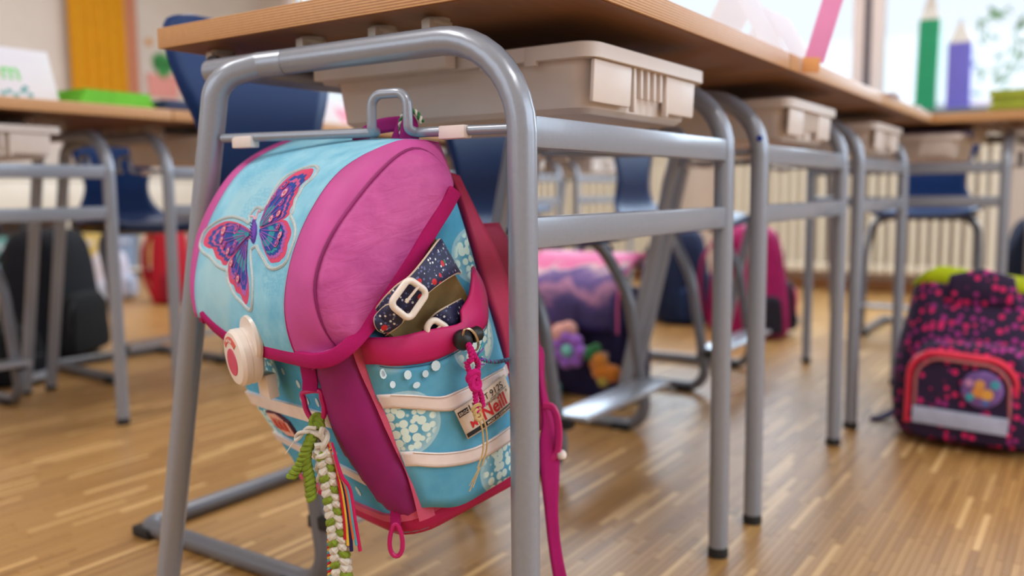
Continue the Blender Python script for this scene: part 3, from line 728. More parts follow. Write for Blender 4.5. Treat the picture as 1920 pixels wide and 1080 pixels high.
    'handle_up': [(0.1158,0.0482,0.3627),(0.1134,0.0426,0.3682),(0.1064,0.0298,0.3750),(0.0984,0.0171,0.3771),(0.0876,0.0018,0.3749),(0.0800,0.0060,0.3738),(0.0750,0.0120,0.3643),(0.0730,0.0180,0.3432)],
    'handle_low': [(0.1059,0.0356,0.3567),(0.1047,0.0325,0.3605),(0.1012,0.0266,0.3623),(0.0976,0.0214,0.3619),(0.0882,0.0079,0.3603),(0.0859,0.0090,0.3604),(0.0850,0.0160,0.3572),(0.0845,0.0240,0.3440)],
    'handle_cord': [(0.0750,0.0129,0.3529),(0.0754,0.0090,0.3651),(0.0740,0.0043,0.3725),(0.0705,-0.0015,0.3742),(0.0671,-0.0045,0.3687),(0.0656,-0.0039,0.3607)],
    'toggle': [(-0.0450,0.0713,0.1588),(-0.0450,0.0683,0.1731),(-0.0500,0.0727,0.1528)],
    'cord': [(-0.0500,0.0727,0.1528),(-0.0500,0.0737,0.1372),(-0.0500,0.0744,0.1202),(-0.0500,0.0745,0.1051),(-0.0500,0.0783,0.0903),(-0.0550,0.0743,0.1421),(-0.0500,0.0642,0.1228),(-0.0500,0.0713,0.1136)],
    'twine': [(-0.0500,0.0796,0.0881),(-0.0450,0.0742,0.0713),(-0.0420,0.0772,0.0498),(-0.0400,0.0869,0.0341),(-0.0400,0.1005,0.0206)],
    'thread': [(-0.0500,0.0652,0.1405),(-0.0450,0.0547,0.1323),(-0.0350,0.0375,0.1232),(-0.0200,0.0156,0.1153),(-0.0120,0.0039,0.1119)],
}
BAG_LOC = Vector((0.056, 0.03, 0.281))
def _axis(u, t): return Matrix.Rotation(t, 3, u)
_B = Matrix(((0, -1, 0), (1, 0, 0), (0, 0, 1)))
_B = _axis(Vector((0, 0, 1)), -0.346) @ _B
_B = _axis(_B.col[0], -0.235) @ _B
_B = _axis(_B.col[1], 0.058) @ _B
def bag_thing(name, label, cat, group=None):
    """a thing laid out in the bag's measures (it hangs with the bag)"""
    t = thing(name, label, cat, BAG_LOC, 0, group); t.rotation_euler = _B.to_euler(); return t
bag = bag_thing('school_backpack', 'light blue and pink school bag with butterfly flap hanging on the nearest desk', 'school bag')

def printed(name, base, dark, blobs, cell=115.0, faded=0.35, rough=0.8, pale=None):
    """sky blue cloth printed with pale dandelion heads: rings and clouds of dots inside round patches (centre a, b, c, radius)"""
    k = NT(name); co = k.coord()
    nz = k.add('ShaderNodeTexNoise', Scale=28.0, Detail=5.0, Roughness=.6); k.link(co, nz.inputs['Vector'])
    ground = k.ramp(nz.outputs['Fac'], [(.3, dark), (.7, base)])
    vo = k.add('ShaderNodeTexVoronoi', Scale=cell, Randomness=.55); k.link(co, vo.inputs['Vector'])
    dots = k.ramp(vo.outputs['Distance'], [(.50, (1, 1, 1, 1)), (.57, (0, 0, 0, 1))])
    pale = pale or (min(1, base[0] * 3 + .32), min(1, base[1] * 1.5 + .24), min(1, base[2] * 1.15 + .12), 1)
    col = ground
    for (a, b, c, r, kind) in blobs:
        d = k.add('ShaderNodeVectorMath', operation='DISTANCE'); k.link(co, d.inputs[0]); d.inputs[1].default_value = (a, b, c)
        wob = k.math('ADD', d.outputs['Value'], k.math('MULTIPLY', k.math('SUBTRACT', nz.outputs['Fac'], .5), r * .12))
        inner = k.ramp(k.math('DIVIDE', wob, r), [(.80, (1, 1, 1, 1)), (1.0, (0, 0, 0, 1))])
        if kind == 0:        # dots, solid ring at the rim
            ring = k.ramp(k.math('DIVIDE', wob, r), [(.55, (0, 0, 0, 1)), (.88, (.35, .35, .35, 1)), (.97, (.45, .45, .45, 1)), (1.0, (0, 0, 0, 1))])
            m = k.mix(1.0, k.mix(1.0, dots, inner, 'MULTIPLY'), ring, 'LIGHTEN')
            col = k.mix(m, col, pale)
        elif kind == 1:      # pale patch
            sc = k.add('ShaderNodeMix', data_type='FLOAT'); sc.inputs[2].default_value = 0.0; sc.inputs[3].default_value = faded
            sp = k.add('ShaderNodeSeparateColor'); k.link(inner, sp.inputs[0]); k.link(sp.outputs[0], sc.inputs[0])
            col = k.mix(sc.outputs[0], col, pale)
        else:                # blue dots in a pale patch
            m = k.mix(1.0, k.mix(1.0, dots, inner, 'MULTIPLY'), (.55, .55, .55, 1), 'MULTIPLY')
            col = k.mix(m, col, dark)
    k.link(col, k.b.inputs['Base Color'])
    k.b.inputs['Roughness'].default_value = rough; k.b.inputs['Specular IOR Level'].default_value = .3
    n2 = k.add('ShaderNodeTexNoise', Scale=1400.0); k.link(co, n2.inputs['Vector'])
    k.bump(n2.outputs['Fac'], .12, .0005)
    return k.m
BLUE = rgb(66, 160, 200)
FLAPCLOTH = printed('flap_print', rgb(154, 211, 231), rgb(112, 184, 214), [(.165, .17, .335, .062, 1), (.18, .20, .27, .05, 1), (.20, .215, .24, .052, 1), (.055, .195, .262, .028, 2), (.20, .12, .375, .05, 2), (.15, .16, .32, .03, 2)], cell=300, faded=.45, pale=rgb(176, 214, 222))
BODYCLOTH = printed('body_print', rgb(92, 178, 214), rgb(70, 156, 198), [(.0, .004, .222, .030, 0), (.17, .19, .155, .03, 0), (.24, .20, .08, .035, 0), (.10, .19, .03, .025, 1)])
POCKETCLOTH = printed('pocket_print', rgb(104, 178, 208), rgb(78, 156, 192), [(-.012, .134, .096, .034, 0), (-.02, .05, .150, .032, 0), (-.015, .040, .012, .036, 0), (-.01, .13, .16, .02, 1)], cell=118)
PINK = plain('pink_nylon', rgb(194, 74, 150), .6, var=.10, nscale=22, bump=.12, bscale=500, sheen=.0)
def puckered():
    k = NT('pink_puckered_nylon'); co = k.coord()
    nz = k.add('ShaderNodeTexNoise', Scale=30.0, Detail=6.0, Roughness=.6); k.link(co, nz.inputs['Vector'])
    k.link(k.ramp(nz.outputs['Fac'], [(.3, rgb(174, 58, 134)), (.72, rgb(206, 88, 160))]), k.b.inputs['Base Color'])
    mp = k.add('ShaderNodeMapping'); mp.inputs['Scale'].default_value = (26, 14, 42); mp.inputs['Rotation'].default_value = (.7, 0, 0); k.link(co, mp.inputs['Vector'])
    n2 = k.add('ShaderNodeTexNoise', Scale=1.6, Detail=3.0, Distortion=1.2); k.link(mp.outputs['Vector'], n2.inputs['Vector'])
    k.bump(n2.outputs['Fac'], .30, .006)
    k.b.inputs['Roughness'].default_value = .6
    return k.m
PUCKER = puckered()
HEM = weave('magenta_binding', rgb(178, 8, 100), .75, 2400, .12, .5)
WEB = weave('magenta_webbing', rgb(178, 12, 104), .75, 2600, .12, .6)
GUSSET = plain('dark_magenta_nylon', rgb(138, 4, 98), .6, var=.22, nscale=14, bump=.1, bscale=600)
HEMBAND = plain('pocket_magenta_nylon', rgb(190, 10, 98), .55, var=.12, nscale=18, bump=.1, bscale=300)
PIPING = weave('salmon_piping', rgb(218, 92, 124), .75, 2200, .10, .5)
CRIMSON = weave('crimson_bottom', rgb(196, 34, 92), .75, 2000, .12, .5)
CREAM = plain('cream_reflective_strip', rgb(240, 226, 222), .30, var=.05, nscale=60, coat=.3)
STITCH = plain('stitching', rgb(206, 180, 160), .7)
DARKIN = plain('navy_lining', rgb(20, 40, 74), .8)
MAROON = plain('crimson_strap', rgb(176, 12, 70), .6, var=.10, nscale=20, bump=.15, bscale=700)
PLASTIC_W = plain('cream_plastic', rgb(238, 226, 216), .35, var=.02, coat=.2)
PLASTIC_M = plain('magenta_plastic', rgb(190, 14, 100), .35, var=.04)

# body
cs = [-.034, -.033, -.031, -.028, -.024, -.018, -.012, -.006, .0, .01, .02, .03, .045, .06, .08, .10, .13, .16, .19, .22, .25, .265, .28, .29, .30, .31, .318, .325]
ts = np.linspace(0, SEC_LEN, 110)[:-1]
MB().grid([[tuple(p) for p in body(ts, np.full_like(ts, c))] for c in cs], closed_u=True, cap=True).build('body', BODYCLOTH, bag, angle=60)
FLAT = lambda t, c, o: body(t, c, o)
def band(t0, t1, c_top, c_bot, n=30):
    tt = [t0 + (t1 - t0) * i / n for i in range(n + 1)]
    f = lambda tab, t: float(np.interp(t, [p[0] for p in tab], [p[1] for p in tab]))
    return [(t, f(c_top, t)) for t in tt] + [(t, f(c_bot, t)) for t in reversed(tt)]
patch(band(.0, .40, [(0, -.005), (1, -.005)], [(0, -.0325), (1, -.0325)], 20), FLAT, 'bottom_panel', CRIMSON, bag, .002, .003, .01)
patch(band(.0, .395, [(0, .002), (1, .002)], [(0, -.006), (1, -.006)], 20), FLAT, 'bottom_piping', PIPING, bag, .0035, .004, .008)
# reflective strips on the front
sA = patch(band(.176, .390, [(.17, .1105), (.26, .1145), (.40, .1165)], [(.17, .0965), (.26, .0985), (.40, .1005)]), FLAT, 'reflective_strip', CREAM, bag, .003, .004, .008)
sB = patch(band(.168, .385, [(.16, .043), (.21, .049), (.27, .0545), (.40, .062)], [(.16, .034), (.21, .040), (.27, .0445), (.40, .051)]), FLAT, 'reflective_strip', CREAM, bag, .003, .004, .008)
# dark corner panel between front and side, with its piping
gl = spline([(u, v, 0) for u, v in DESIGN['gusset_left']], 5); gr = spline([(u + .0065, v, 0) for u, v in DESIGN['gusset_right']], 5)
patch([(p.x, p.y) for p in gl] + [(p.x, p.y) for p in reversed(gr)], FLAT, 'corner_panel', GUSSET, bag, .0025, .003, .008, puff=.006)
pl = [(p.x + .0005, p.y) for p in gr] + [(p.x - .0145, p.y) for p in reversed(gr)]
patch(pl, FLAT, 'corner_piping', PIPING, bag, .0075, .008, .006)
# emblem patch on the front
em = patch([(p[0], p[1]) for p in [(.352, .094), (.325, .0965), (.303, .087), (.299, .071), (.325, .0685), (.350, .079)]], FLAT, 'emblem_patch', plain('emblem_field', rgb(232, 178, 160), .6), bag, .004, .0035, .006)
patch([(p[0], p[1]) for p in [(.354, .0955), (.325, .0985), (.301, .0885), (.2965, .0695), (.325, .0665), (.352, .0775)]], FLAT, 'emblem_border', plain('emblem_border', rgb(96, 46, 60), .7), em, .0035, .003, .006)
for dx in (-.013, .0, .013):
    patch([(.325 + dx - .005, .075), (.325 + dx - .001, .0765), (.325 + dx + .001, .0765), (.325 + dx + .005, .075), (.325 + dx + .004, .091), (.325 + dx, .084), (.325 + dx - .004, .091)], FLAT, 'emblem_mark', plain('emblem_red', rgb(190, 60, 50), .6), em, .0046, .001, .004)
# seed dots printed on the front
SEED = plain('print_cream', rgb(206, 226, 232), .8)
for (t, c, rx, ry) in ((.237, .140, .0035, .0045), (.222, .140, .0035, .0045), (.242, .1215, .003, .0045), (.230, .1222, .003, .0045), (.262, .152, .003, .004), (.209, .1225, .003, .005), (.307, .024, .006, .003), (.284, .022, .006, .003), (.25, .024, .006, .003), (.205, .02, .004, .006)):
    patch([(t + rx * math.cos(k * PI / 5), c + ry * math.sin(k * PI / 5)) for k in range(10)], FLAT, 'printed_seed', SEED, bag, .0006, .0, .003)

# flap
FL = lambda a, s, o: flap(a, s, o)
na, ns = 20, 46
hem_s = lambda a: float(np.interp(a, [p[0] for p in reversed(DESIGN['flap_hem'])], [p[1] for p in reversed(DESIGN['flap_hem'])]))
rows = []
A_R, A_L = .030, .250
for j in range(ns + 1):
    rows.append([tuple(flap(A_R + (A_L - A_R) * i / na, hem_s(A_R + (A_L - A_R) * i / na) * j / ns, .004)) for i in range(na + 1)])
MB().grid(rows).build('flap', FLAPCLOTH, bag, thick=.005, angle=60)
V3 = lambda L: [Vector(p) for p in L]
seam = resample(spline(V3(DESIGN['lobe_seam']), 5), 41); hemc = resample(spline(V3(DESIGN['lobe_hem']), 5), 41)
blue_r = [Vector(flap(A_R, hem_s(A_R) * (1 - j / 40), .004)) for j in range(41)]
blue_r = [p for p in blue_r if True]
def loft(A, B, n, bul, out=Vector((-1, 0, 0)), cen=None):
    rows = []
    for j, (a, b) in enumerate(zip(A, B)):
        u = j / (len(A) - 1); e = min(1.0, 6 * min(u, 1 - u) + .15); row = []
        for k in range(n + 1):
            v = k / n; d = (a.lerp(b, v) - cen).normalized() if cen is not None else out
            row.append(a.lerp(b, v) + d * (bul * e * math.sin(PI * v) ** .8))
        rows.append(row)
    return rows
CEN = Vector((.14, .06, .20))
# seam starts where the blue panel ends
seam_full = resample([blue_r[0] + Vector((-.022, -.006, .004))] + seam, 41)
MB().grid(loft(blue_r, seam_full, 8, .006, cen=CEN)).build('flap_edge_panel', PINK, bag, thick=.004, angle=60)
MB().grid(loft(seam_full, hemc, 12, .010, Vector((-1, .1, .1)))).build('flap_side_lobe', PUCKER, bag, thick=.004, angle=60)
MB().tube(blue_r, .0024, 8).build('flap_piping', HEM, bag)
MB().tube([p + Vector((-.001, .001, .001)) for p in seam_full], .0016, 8).build('flap_seam', GUSSET, bag)
# the far (left) lobe
blue_l = [Vector(flap(A_L, hem_s(A_L) * (1 - j / 40), .004)) for j in range(41)]
lob_rows = []; lob_l = []
for j in range(41):
    s = hem_s(A_L) * (1 - j / 40); p = Vector(flap(A_L, s, .004)); q = p - Vector((.14, .06, .18)); q.x = 0; q.normalize()
    w_ = 1 - .62 * max(0, (.30 - j / 40) / .30)
    lob_rows.append([p + Vector((da * w_, 0, 0)) + q * (dn * w_) for da, dn in ((0, 0), (.004, .0022), (.010, .0036), (.018, .0036), (.026, .0010), (.031, -.003), (.034, -.009), (.034, -.016), (.030, -.024), (.022, -.030))])
    lob_l.append(lob_rows[-1][6])
MB().grid(lob_rows).build('flap_edge_panel', PINK, bag, thick=.004, angle=60)
MB().tube(blue_l, .0018, 8).build('flap_piping', HEM, bag)
# hem binding: around the lobes and along the front
def strap_tube(pts, w, t, name, mat, parent, up):
    """flat band of width w and thickness t swept along a path"""
    P = [Vector(p) for p in pts]; rows = []
    for i, p in enumerate(P):
        T = (P[min(i + 1, len(P) - 1)] - P[max(i - 1, 0)]).normalized(); n = up(p, i) if callable(up) else Vector(up)
        n = (n - T * n.dot(T)).normalized(); sd = T.cross(n)
        rows.append([p + sd * (w / 2 * a) + n * (t / 2 * b) for a, b in ((1, .5), (.8, 1), (-.8, 1), (-1, .5), (-1, -.5), (-.8, -1), (.8, -1), (1, -.5))])
    return MB().grid(rows, closed_u=True, cap=True).build(name, mat, parent, angle=60)
front = [Vector(flap(a, s, .006)) for a, s in [(p.x, p.y) for p in spline([(u, v, 0) for u, v in DESIGN['flap_hem']], 5)] if a > .004]
hem_edge = []
for i, p in enumerate(hemc):
    T_ = (hemc[min(i + 1, 40)] - hemc[max(i - 1, 0)]).normalized(); dn_ = Vector((-1, .1, 0)).cross(T_).normalized()
    if dn_.z > 0: dn_ = -dn_
    hem_edge.append(p + dn_ * .0035 + Vector((-.0035, 0, 0)))
hempath = front + [Vector((-.011, .1915, .1755))] + hem_edge[1:]
hempath = [p + Vector((0, 0, .0025)) for p in resample(spline(resample(hempath, 24), 5), 80)]
strap_tube(hempath, .0145, .005, 'flap_hem', HEM, bag, lambda p, i: p - Vector((.14, .05, p.z)))
strap_tube(resample([front[0]] + [p + Vector((0, 0, 0)) for p in lob_l], 40), .012, .005, 'flap_hem', HEM, bag, lambda p, i: p - CEN)

# butterfly appliqué
SILVER = plain('silver_thread', rgb(184, 198, 200), .5, .1, var=.12, nscale=500, bump=.4, bscale=1500)
BFW = plain('butterfly_ground', rgb(206, 222, 224), .6, var=.05)
bf = patch(DESIGN['butterfly_border'], FL, 'butterfly', BFW, bag, .0056, .002, .006, smooth_edge=True)
bp = spline([(u, v, 0) for u, v in DESIGN['butterfly_border']], 5, closed=True)
MB().tube([Vector(flap(p.x, p.y, .0060)) for p in bp], .0022, 8, closed=True).build('butterfly_border', SILVER, bf)
THREAD = {n: weave('thread_' + n, c, .5, 5200, .12, .6) for n, c in {'coral': rgb(248, 84, 128), 'blue': rgb(44, 88, 184), 'violet': rgb(128, 84, 196), 'navy': rgb(40, 52, 140), 'teal': rgb(52, 168, 190), 'white': rgb(240, 214, 222), 'lilac': rgb(196, 110, 200), 'pink': rgb(240, 110, 170)}.items()}
roots = DESIGN['roots']
for wi, (wn, ly) in enumerate((('wing_upper_right', ['coral', 'blue', 'pink', 'blue', 'violet', 'blue', 'teal']), ('wing_lower_right', ['coral', 'lilac', 'blue', 'teal', 'blue', 'teal', 'blue']), ('wing_upper_left', ['coral', 'blue', 'pink', 'blue', 'violet', 'blue', 'teal']), ('wing_lower_left', ['coral', 'lilac', 'blue', 'violet', 'blue', 'teal', 'blue']))):
    rt = Vector(roots[wi]); po = [Vector(p) for p in DESIGN[wn]]
    sp = [Vector(p[:2]) for p in spline([(p.x, p.y, 0) for p in po], 5, closed=True)]
    for li, (cn, sc) in enumerate(zip(ly, (1.0, .90, .82, .76, .69, .55, .36))):
        n = len(sp)
        q = []
        for i, p in enumerate(sp):
            dd = p - rt; wob = 1 + (.025 * math.sin(i * 1.3 + li) if li else 0)
            q.append(rt + dd * (sc * wob))
        # keep a little of the coral edge on all sides: pull the inner layers to the wing's middle line
        mid = rt.lerp(sum(po, Vector((0, 0))) / len(po), sc)
        if li: q = [mid + (p - mid) * (1 - .05 * li ** .5) for p in q]
        patch(q, FL, 'wing', THREAD[cn], bf, .0066 + .00022 * li, .0006, .006)
    # veins
    tips = po[3:-3:2]
    for tp in tips:
        a, b = rt.lerp(tp, .12), rt.lerp(tp, .66)
        MB().tube([Vector(flap(*a.lerp(b, i / 5), .0082)) for i in range(6)], .0004, 5).build('wing_vein', THREAD['lilac'], bf)
for i, (a, s) in enumerate(DESIGN['spots']):
    r = .0050 if i in (0, 1, 9, 10) else .0036
    for li, (k, cn) in enumerate(((1.0, 'pink' if i % 3 else 'coral'), (.7, 'white' if i % 2 else 'blue'), (.38, 'coral' if i % 2 else 'pink'))):
        patch([(a + r * k * math.cos(t * PI / 6), s + r * 1.1 * k * math.sin(t * PI / 6)) for t in range(12)], FL, 'wing_spot', THREAD[cn], bf, .0084 + .0002 * li, .0004, .004)
patch(DESIGN['butterfly_body'], FL, 'butterfly_body', THREAD['violet'], bf, .0086, .002, .004, puff=.0015)
for i in range(6):
    t = (i + .5) / 6; c0 = Vector((.1335, .1745)).lerp(Vector((.1185, .1930)), t)
    MB().tube([Vector(flap(c0.x - .004, c0.y + .001, .0096)), Vector(flap(c0.x, c0.y, .0104)), Vector(flap(c0.x + .004, c0.y - .001, .0096))], .0005, 5).build('body_stripe', THREAD['navy'], bf)
for nm in ('antenna_a', 'antenna_b'):
    MB().tube([Vector(flap(p.x, p.y, .0068)) for p in spline([(u, v, 0) for u, v in DESIGN[nm]], 4)], .0009, 6).build('antenna', plain('antenna_thread', rgb(240, 170, 180), .6), bf)

# clasp: strap plate, round knob, catch
FN = Vector((0, 1, .12)).normalized()
def on_disc(cen, nrm):
    z = Vector(nrm).normalized(); x = Vector((-1, 0, 0)); x = (x - z * x.dot(z)).normalized(); y = z.cross(x)
    return Matrix(((x.x, y.x, z.x, cen[0]), (x.y, y.y, z.y, cen[1]), (x.z, y.z, z.z, cen[2]), (0, 0, 0, 1)))
CC = Vector((.1290, .2085, .179))
clasp = MB()
Mc = on_disc(CC, FN)
clasp.lathe([(.001, 0), (.025, 0), (.0285, .003), (.0292, .008), (.0285, .0120), (.0292, .0130), (.0292, .019), (.0265, .0225), (.019, .0238), (.0010, .0238)], 36, Mc)
cl = clasp.build('clasp', PLASTIC_W, bag, angle=30)
MB().lathe([(.0005, .0236), (.0135, .0236), (.0141, .0240), (.0135, .0246), (.0005, .0246)], 24, Mc @ Matrix.Translation((.0, -.0035, 0))).build('clasp_button', plain('clasp_pink', rgb(206, 70, 106), .4), cl)
arc = MB(); rws = []
for k in range(13):
    a = math.radians(40 + 100 * k / 12); rws.append([Mc @ Vector((r * math.cos(a), r * math.sin(a), z)) for r, z in ((.0165, .0238), (.0167, .0246), (.0225, .0238), (.0225, .0232))])
arc.grid(rws, closed_u=False).build('clasp_arc', plain('clasp_red', rgb(216, 96, 84), .5), cl)
v = text_mesh('McNeill', .0055, 1.0, 0, .00008, 'CENTER')
mb = MB(); mb.v = []
for x, y in v[0]:
    a = math.radians(90) - x / .0195; r = .0175 + y * .9
    mb.v.append(tuple(Mc @ Vector((r * math.cos(a), r * math.sin(a), .02485 - (r - .0165) * .13))))
mb.f = v[1]; mb.build('clasp_word', plain('print_white', rgb(244, 230, 222), .6), cl, smooth=False)
Mp = on_disc(CC + Vector((-.013, .0005, .018)), FN)
MB().lathe([(.001, 0), (.024, 0), (.0245, .003), (.023, .0062), (.001, .0066)], 32, Mp).build('clasp_plate', PLASTIC_W, cl, angle=30)
MB().box((-.015, -.030, -.014), (.015, -.004, -.002), .003, Mc @ Matrix.Translation((-.003, -.018, 0))).build('clasp_catch', PLASTIC_W, cl)

# side pocket
NC = 28
def row(k): return resample(spline(V3(DESIGN[k]), 5), NC)
PR = {k: row(k) for k in ('bottom', 'sb_bot', 'sb_top', 'sa_bot', 'sa_top', 'hem_low', 'hem_top')}
for k in PR:   # both ends run on to the bag's wall
    PR[k][0] = PR[k][0] + Vector((.006, .004, 0)); PR[k][-1] = PR[k][-1] + Vector((.006, -.004, 0))
def pocket_rows(keys, n=4):
    cols = []
    for j in range(NC): cols.append(spline([PR[k][j] for k in keys], n))
    return [[cols[j][i] for j in range(NC)] for i in range(len(cols[0]))]
MB().grid(pocket_rows(['bottom', 'sb_bot', 'sb_top', 'sa_bot', 'sa_top', 'hem_low'])).build('side_pocket', POCKETCLOTH, bag, thick=.002, angle=70)
def lift(rows, d): return [[p + Vector((-d, 0, 0)) for p in r] for r in rows]
hb = pocket_rows(['hem_low', 'hem_top'], 8)
hb = [[p + Vector((-.004 * math.sin(PI * min(1, i / (len(hb) - 1))) - .0012, 0, 0)) for p in r] for i, r in enumerate(hb)]
MB().grid(hb).build('pocket_hem', HEMBAND, bag, thick=.0035, angle=70)
for lo, hi in (('sb_bot', 'sb_top'), ('sa_bot', 'sa_top')):
    s = MB().grid(lift(pocket_rows([lo, hi], 4), .0022)).build('reflective_strip', CREAM, bag, thick=.002, angle=70)
    for k, e in ((lo, .0012), (hi, -.0012)):
        MB().tube([p + Vector((-.0036, 0, e)) for p in PR[k][1:-1]], .00045, 5).build('stitch_line', STITCH, s)
MB().tube([p + Vector((-.0016, 0, -.003)) for p in PR['hem_low'][1:-1]], .0004, 5).build('stitch_line', plain('stitch_blue', rgb(40, 96, 130), .8), bag)
for (u, b, c, rx, ry) in ((0, .148, .150, .0035, .005), (0, .128, .143, .004, .0045), (0, .112, .137, .0035, .0035), (0, .098, .1425, .005, .005), (0, .139, .136, .003, .0035), (0, .120, .128, .004, .003), (0, .143, .150, .002, .003)):
    best = min((p for r in pocket_rows(['sa_top', 'hem_low'], 6) for p in r), key=lambda p: (p.y - b) ** 2 + (p.z - c) ** 2)
    MB().grid([[best + Vector((-.0036, rx * r * math.cos(k * PI / 5), ry * r * math.sin(k * PI / 5))) for k in range(10)] for r in (.01, 1)], closed_u=True).build('printed_seed', SEED, bag)

# sewn label
LQ = V3(DESIGN['label']); LW, LH = .068, .036
def lab(x, y, d=0.0):
    u, v_ = x / LW, y / LH
    p = LQ[3].lerp(LQ[2], u).lerp(LQ[0].lerp(LQ[1], u), v_)
    n = Vector((-1, -.15, 0)).normalized()
    return p + n * (d + .0035 * math.sin(PI * min(1, max(0, u))) + .0018)
LABEL = weave('label_cloth', rgb(226, 206, 186), .8, 2600, .05, .3)
lb = MB().grid([[lab(LW * i / 12, LH * j / 6) for i in range(13)] for j in range(7)]).build('label', LABEL, bag, thick=.001)
INK = plain('label_black', rgb(34, 30, 34), .7); RED = plain('label_red', rgb(206, 30, 40), .7)
def quad(x0, y0, x1, y1, d, name, mat): return MB().grid([[lab(x0 + (x1 - x0) * i / 8, y, d) for i in range(9)] for y in (y0, y1)]).build(name, mat, lb, smooth=False)
quad(.0005, .0015, LW - .0005, .0063, .0009, 'label_bar', INK); quad(.001, .0262, .0125, .0325, .0009, 'label_bar', INK)
at = lambda x0, y0, d: (lambda x, y: lab(x0 + x, y0 + y, d))
word('ERGO', .0048, at(.0016, .0276, .0013), 'label_word', LABEL, lb, .9, .00006)
word('LIGHT', .0098, at(.0135, .0268, .0010), 'label_word', INK, lb, .92)
word('912S', .0105, at(.0410, .0262, .0010), 'label_word', INK, lb, .95)
quad(.0395, .0246, .0640, .0251, .0009, 'label_bar', INK)
word('DESIGNED BY', .0040, at(.0300, .0212, .0010), 'label_word', INK, lb, .95)
word('M', .0112, at(.0085, .0085, .0010), 'label_word', RED, lb, .9, .00025); word('c', .0085, at(.0180, .0118, .0010), 'label_word', RED, lb, .8, .00025)
word('Neill', .0205, at(.0235, .0082, .0010), 'label_word', RED, lb, .90, .0004)
word('\u00ae', .0036, at(.0610, .0200, .0010), 'label_word', INK, lb)
word('MADE IN GERMANY', .0041, at(.0250, .0025, .0013), 'label_word', LABEL, lb, .95, .00005)

# carrying handle, straps
ribbon(DESIGN['handle_up'], DESIGN['handle_low'], 'carrying_handle', weave('purple_webbing', rgb(156, 22, 116), .75, 2600, .10, .6), bag, .002, 40)
ribbon([(.0486, .0178, .3750), (.0501, .0243, .3634), (.0503, .0304, .3472)], [(.0433, .0105, .3734), (.0398, .0097, .3613), (.0386, .0151, .3415)], 'carrying_handle', weave('purple_webbing', rgb(156, 22, 116)), bag, .002, 20)
ribbon(DESIGN['shoulder_strap_l'], DESIGN['shoulder_strap_r'], 'shoulder_strap', MAROON, bag, .008, 30)
ribbon([(a + .012, b - .012, c - .02) for a, b, c in DESIGN['shoulder_strap_l'][1:]], [(a + .012, b - .035, c - .02) for a, b, c in DESIGN['shoulder_strap_r'][1:]], 'shoulder_strap', plain('strap_backing', rgb(140, 10, 56), .7), bag, .006, 24)
RT = _B.transposed() @ Vector((.5577, -.8299, 0))
ls = ribbon(DESIGN['lower_strap_l'], DESIGN['lower_strap_r'], 'lower_strap', WEB, bag, .003, 44)
MB().tube(spline([p - RT * .008 for p in V3(DESIGN['adjuster'])], 4), .0045, 8, flat=(1, .6)).build('strap_adjuster', PLASTIC_M, ls)
adj = Vector(DESIGN['adjuster'][-1]) - RT * .004; MB().lathe([(.0005, -.004), (.005, -.0035), (.0062, 0), (.005, .004), (.0005, .0045)], 16, Matrix.Translation(adj + Vector((-.004, -.008, .002)))).build('strap_bead', PLASTIC_W, ls)
BT = _B.transposed()
DN = BT @ Vector((0, 0, -1)); RT = BT @ Vector((.5577, -.8299, 0)); FWD = BT @ Vector((.83, .558, 0))
zp = Vector(DESIGN['zip_pull'][0]) + FWD * .012
z1 = strap_tube([zp - DN * .012, zp, zp + DN * .010, zp + DN * .020], .0100, .0022, 'zip_pull', WEB, bag, FWD)
cz = zp + DN * .032
MB().tube([cz + RT * (.0062 * math.cos(2 * PI * k / 24) * (1 - .25 * math.sin(2 * PI * k / 24))) - DN * (.0165 * math.sin(2 * PI * k / 24)) for k in range(24)], .0024, 8, closed=True).build('zip_pull_ring', PLASTIC_M, z1)
# webbing loop with a plastic ring below the flap's corner
wl = strap_tube([Vector(body(.186, .190, .004)), Vector(body(.188, .177, .006)), Vector(body(.190, .162, .007)), Vector(body(.192, .150, .008)), Vector(body(.193, .142, .011))], .0165, .0035, 'webbing_loop', WEB, bag, lambda p, i: p - Vector((.14, .06, p.z)))
rc = Vector(body(.194, .136, .010)); nb_ = (rc - Vector((.14, .06, rc.z))).normalized(); sx_ = Vector((0, 0, 1)).cross(nb_).normalized(); dn = Vector((0, .06, -1)).normalized()
ring = [rc + sx_ * (x * .0105) + dn * y for x, y in ((-.9, -.004), (.9, -.004), (1.0, .004), (1.0, .014), (.55, .0235), (-.55, .0235), (-1.0, .014), (-1.0, .004))]
MB().tube(spline(ring, 4, closed=True), .0028, 8, closed=True).build('loop_ring', PLASTIC_M, wl)
RING_LOW = rc + dn * .0235
for dx, dz in ((0, 0), ):
    q = [Vector(body(.186 + x, .172 + y, .0068)) for x, y in ((-.005, .006), (.005, .006), (-.005, -.010), (.005, -.010), (-.005, .006))]
    MB().tube(q, .0004, 5).build('stitch_line', plain('stitch_pink', rgb(226, 110, 160), .7), wl)

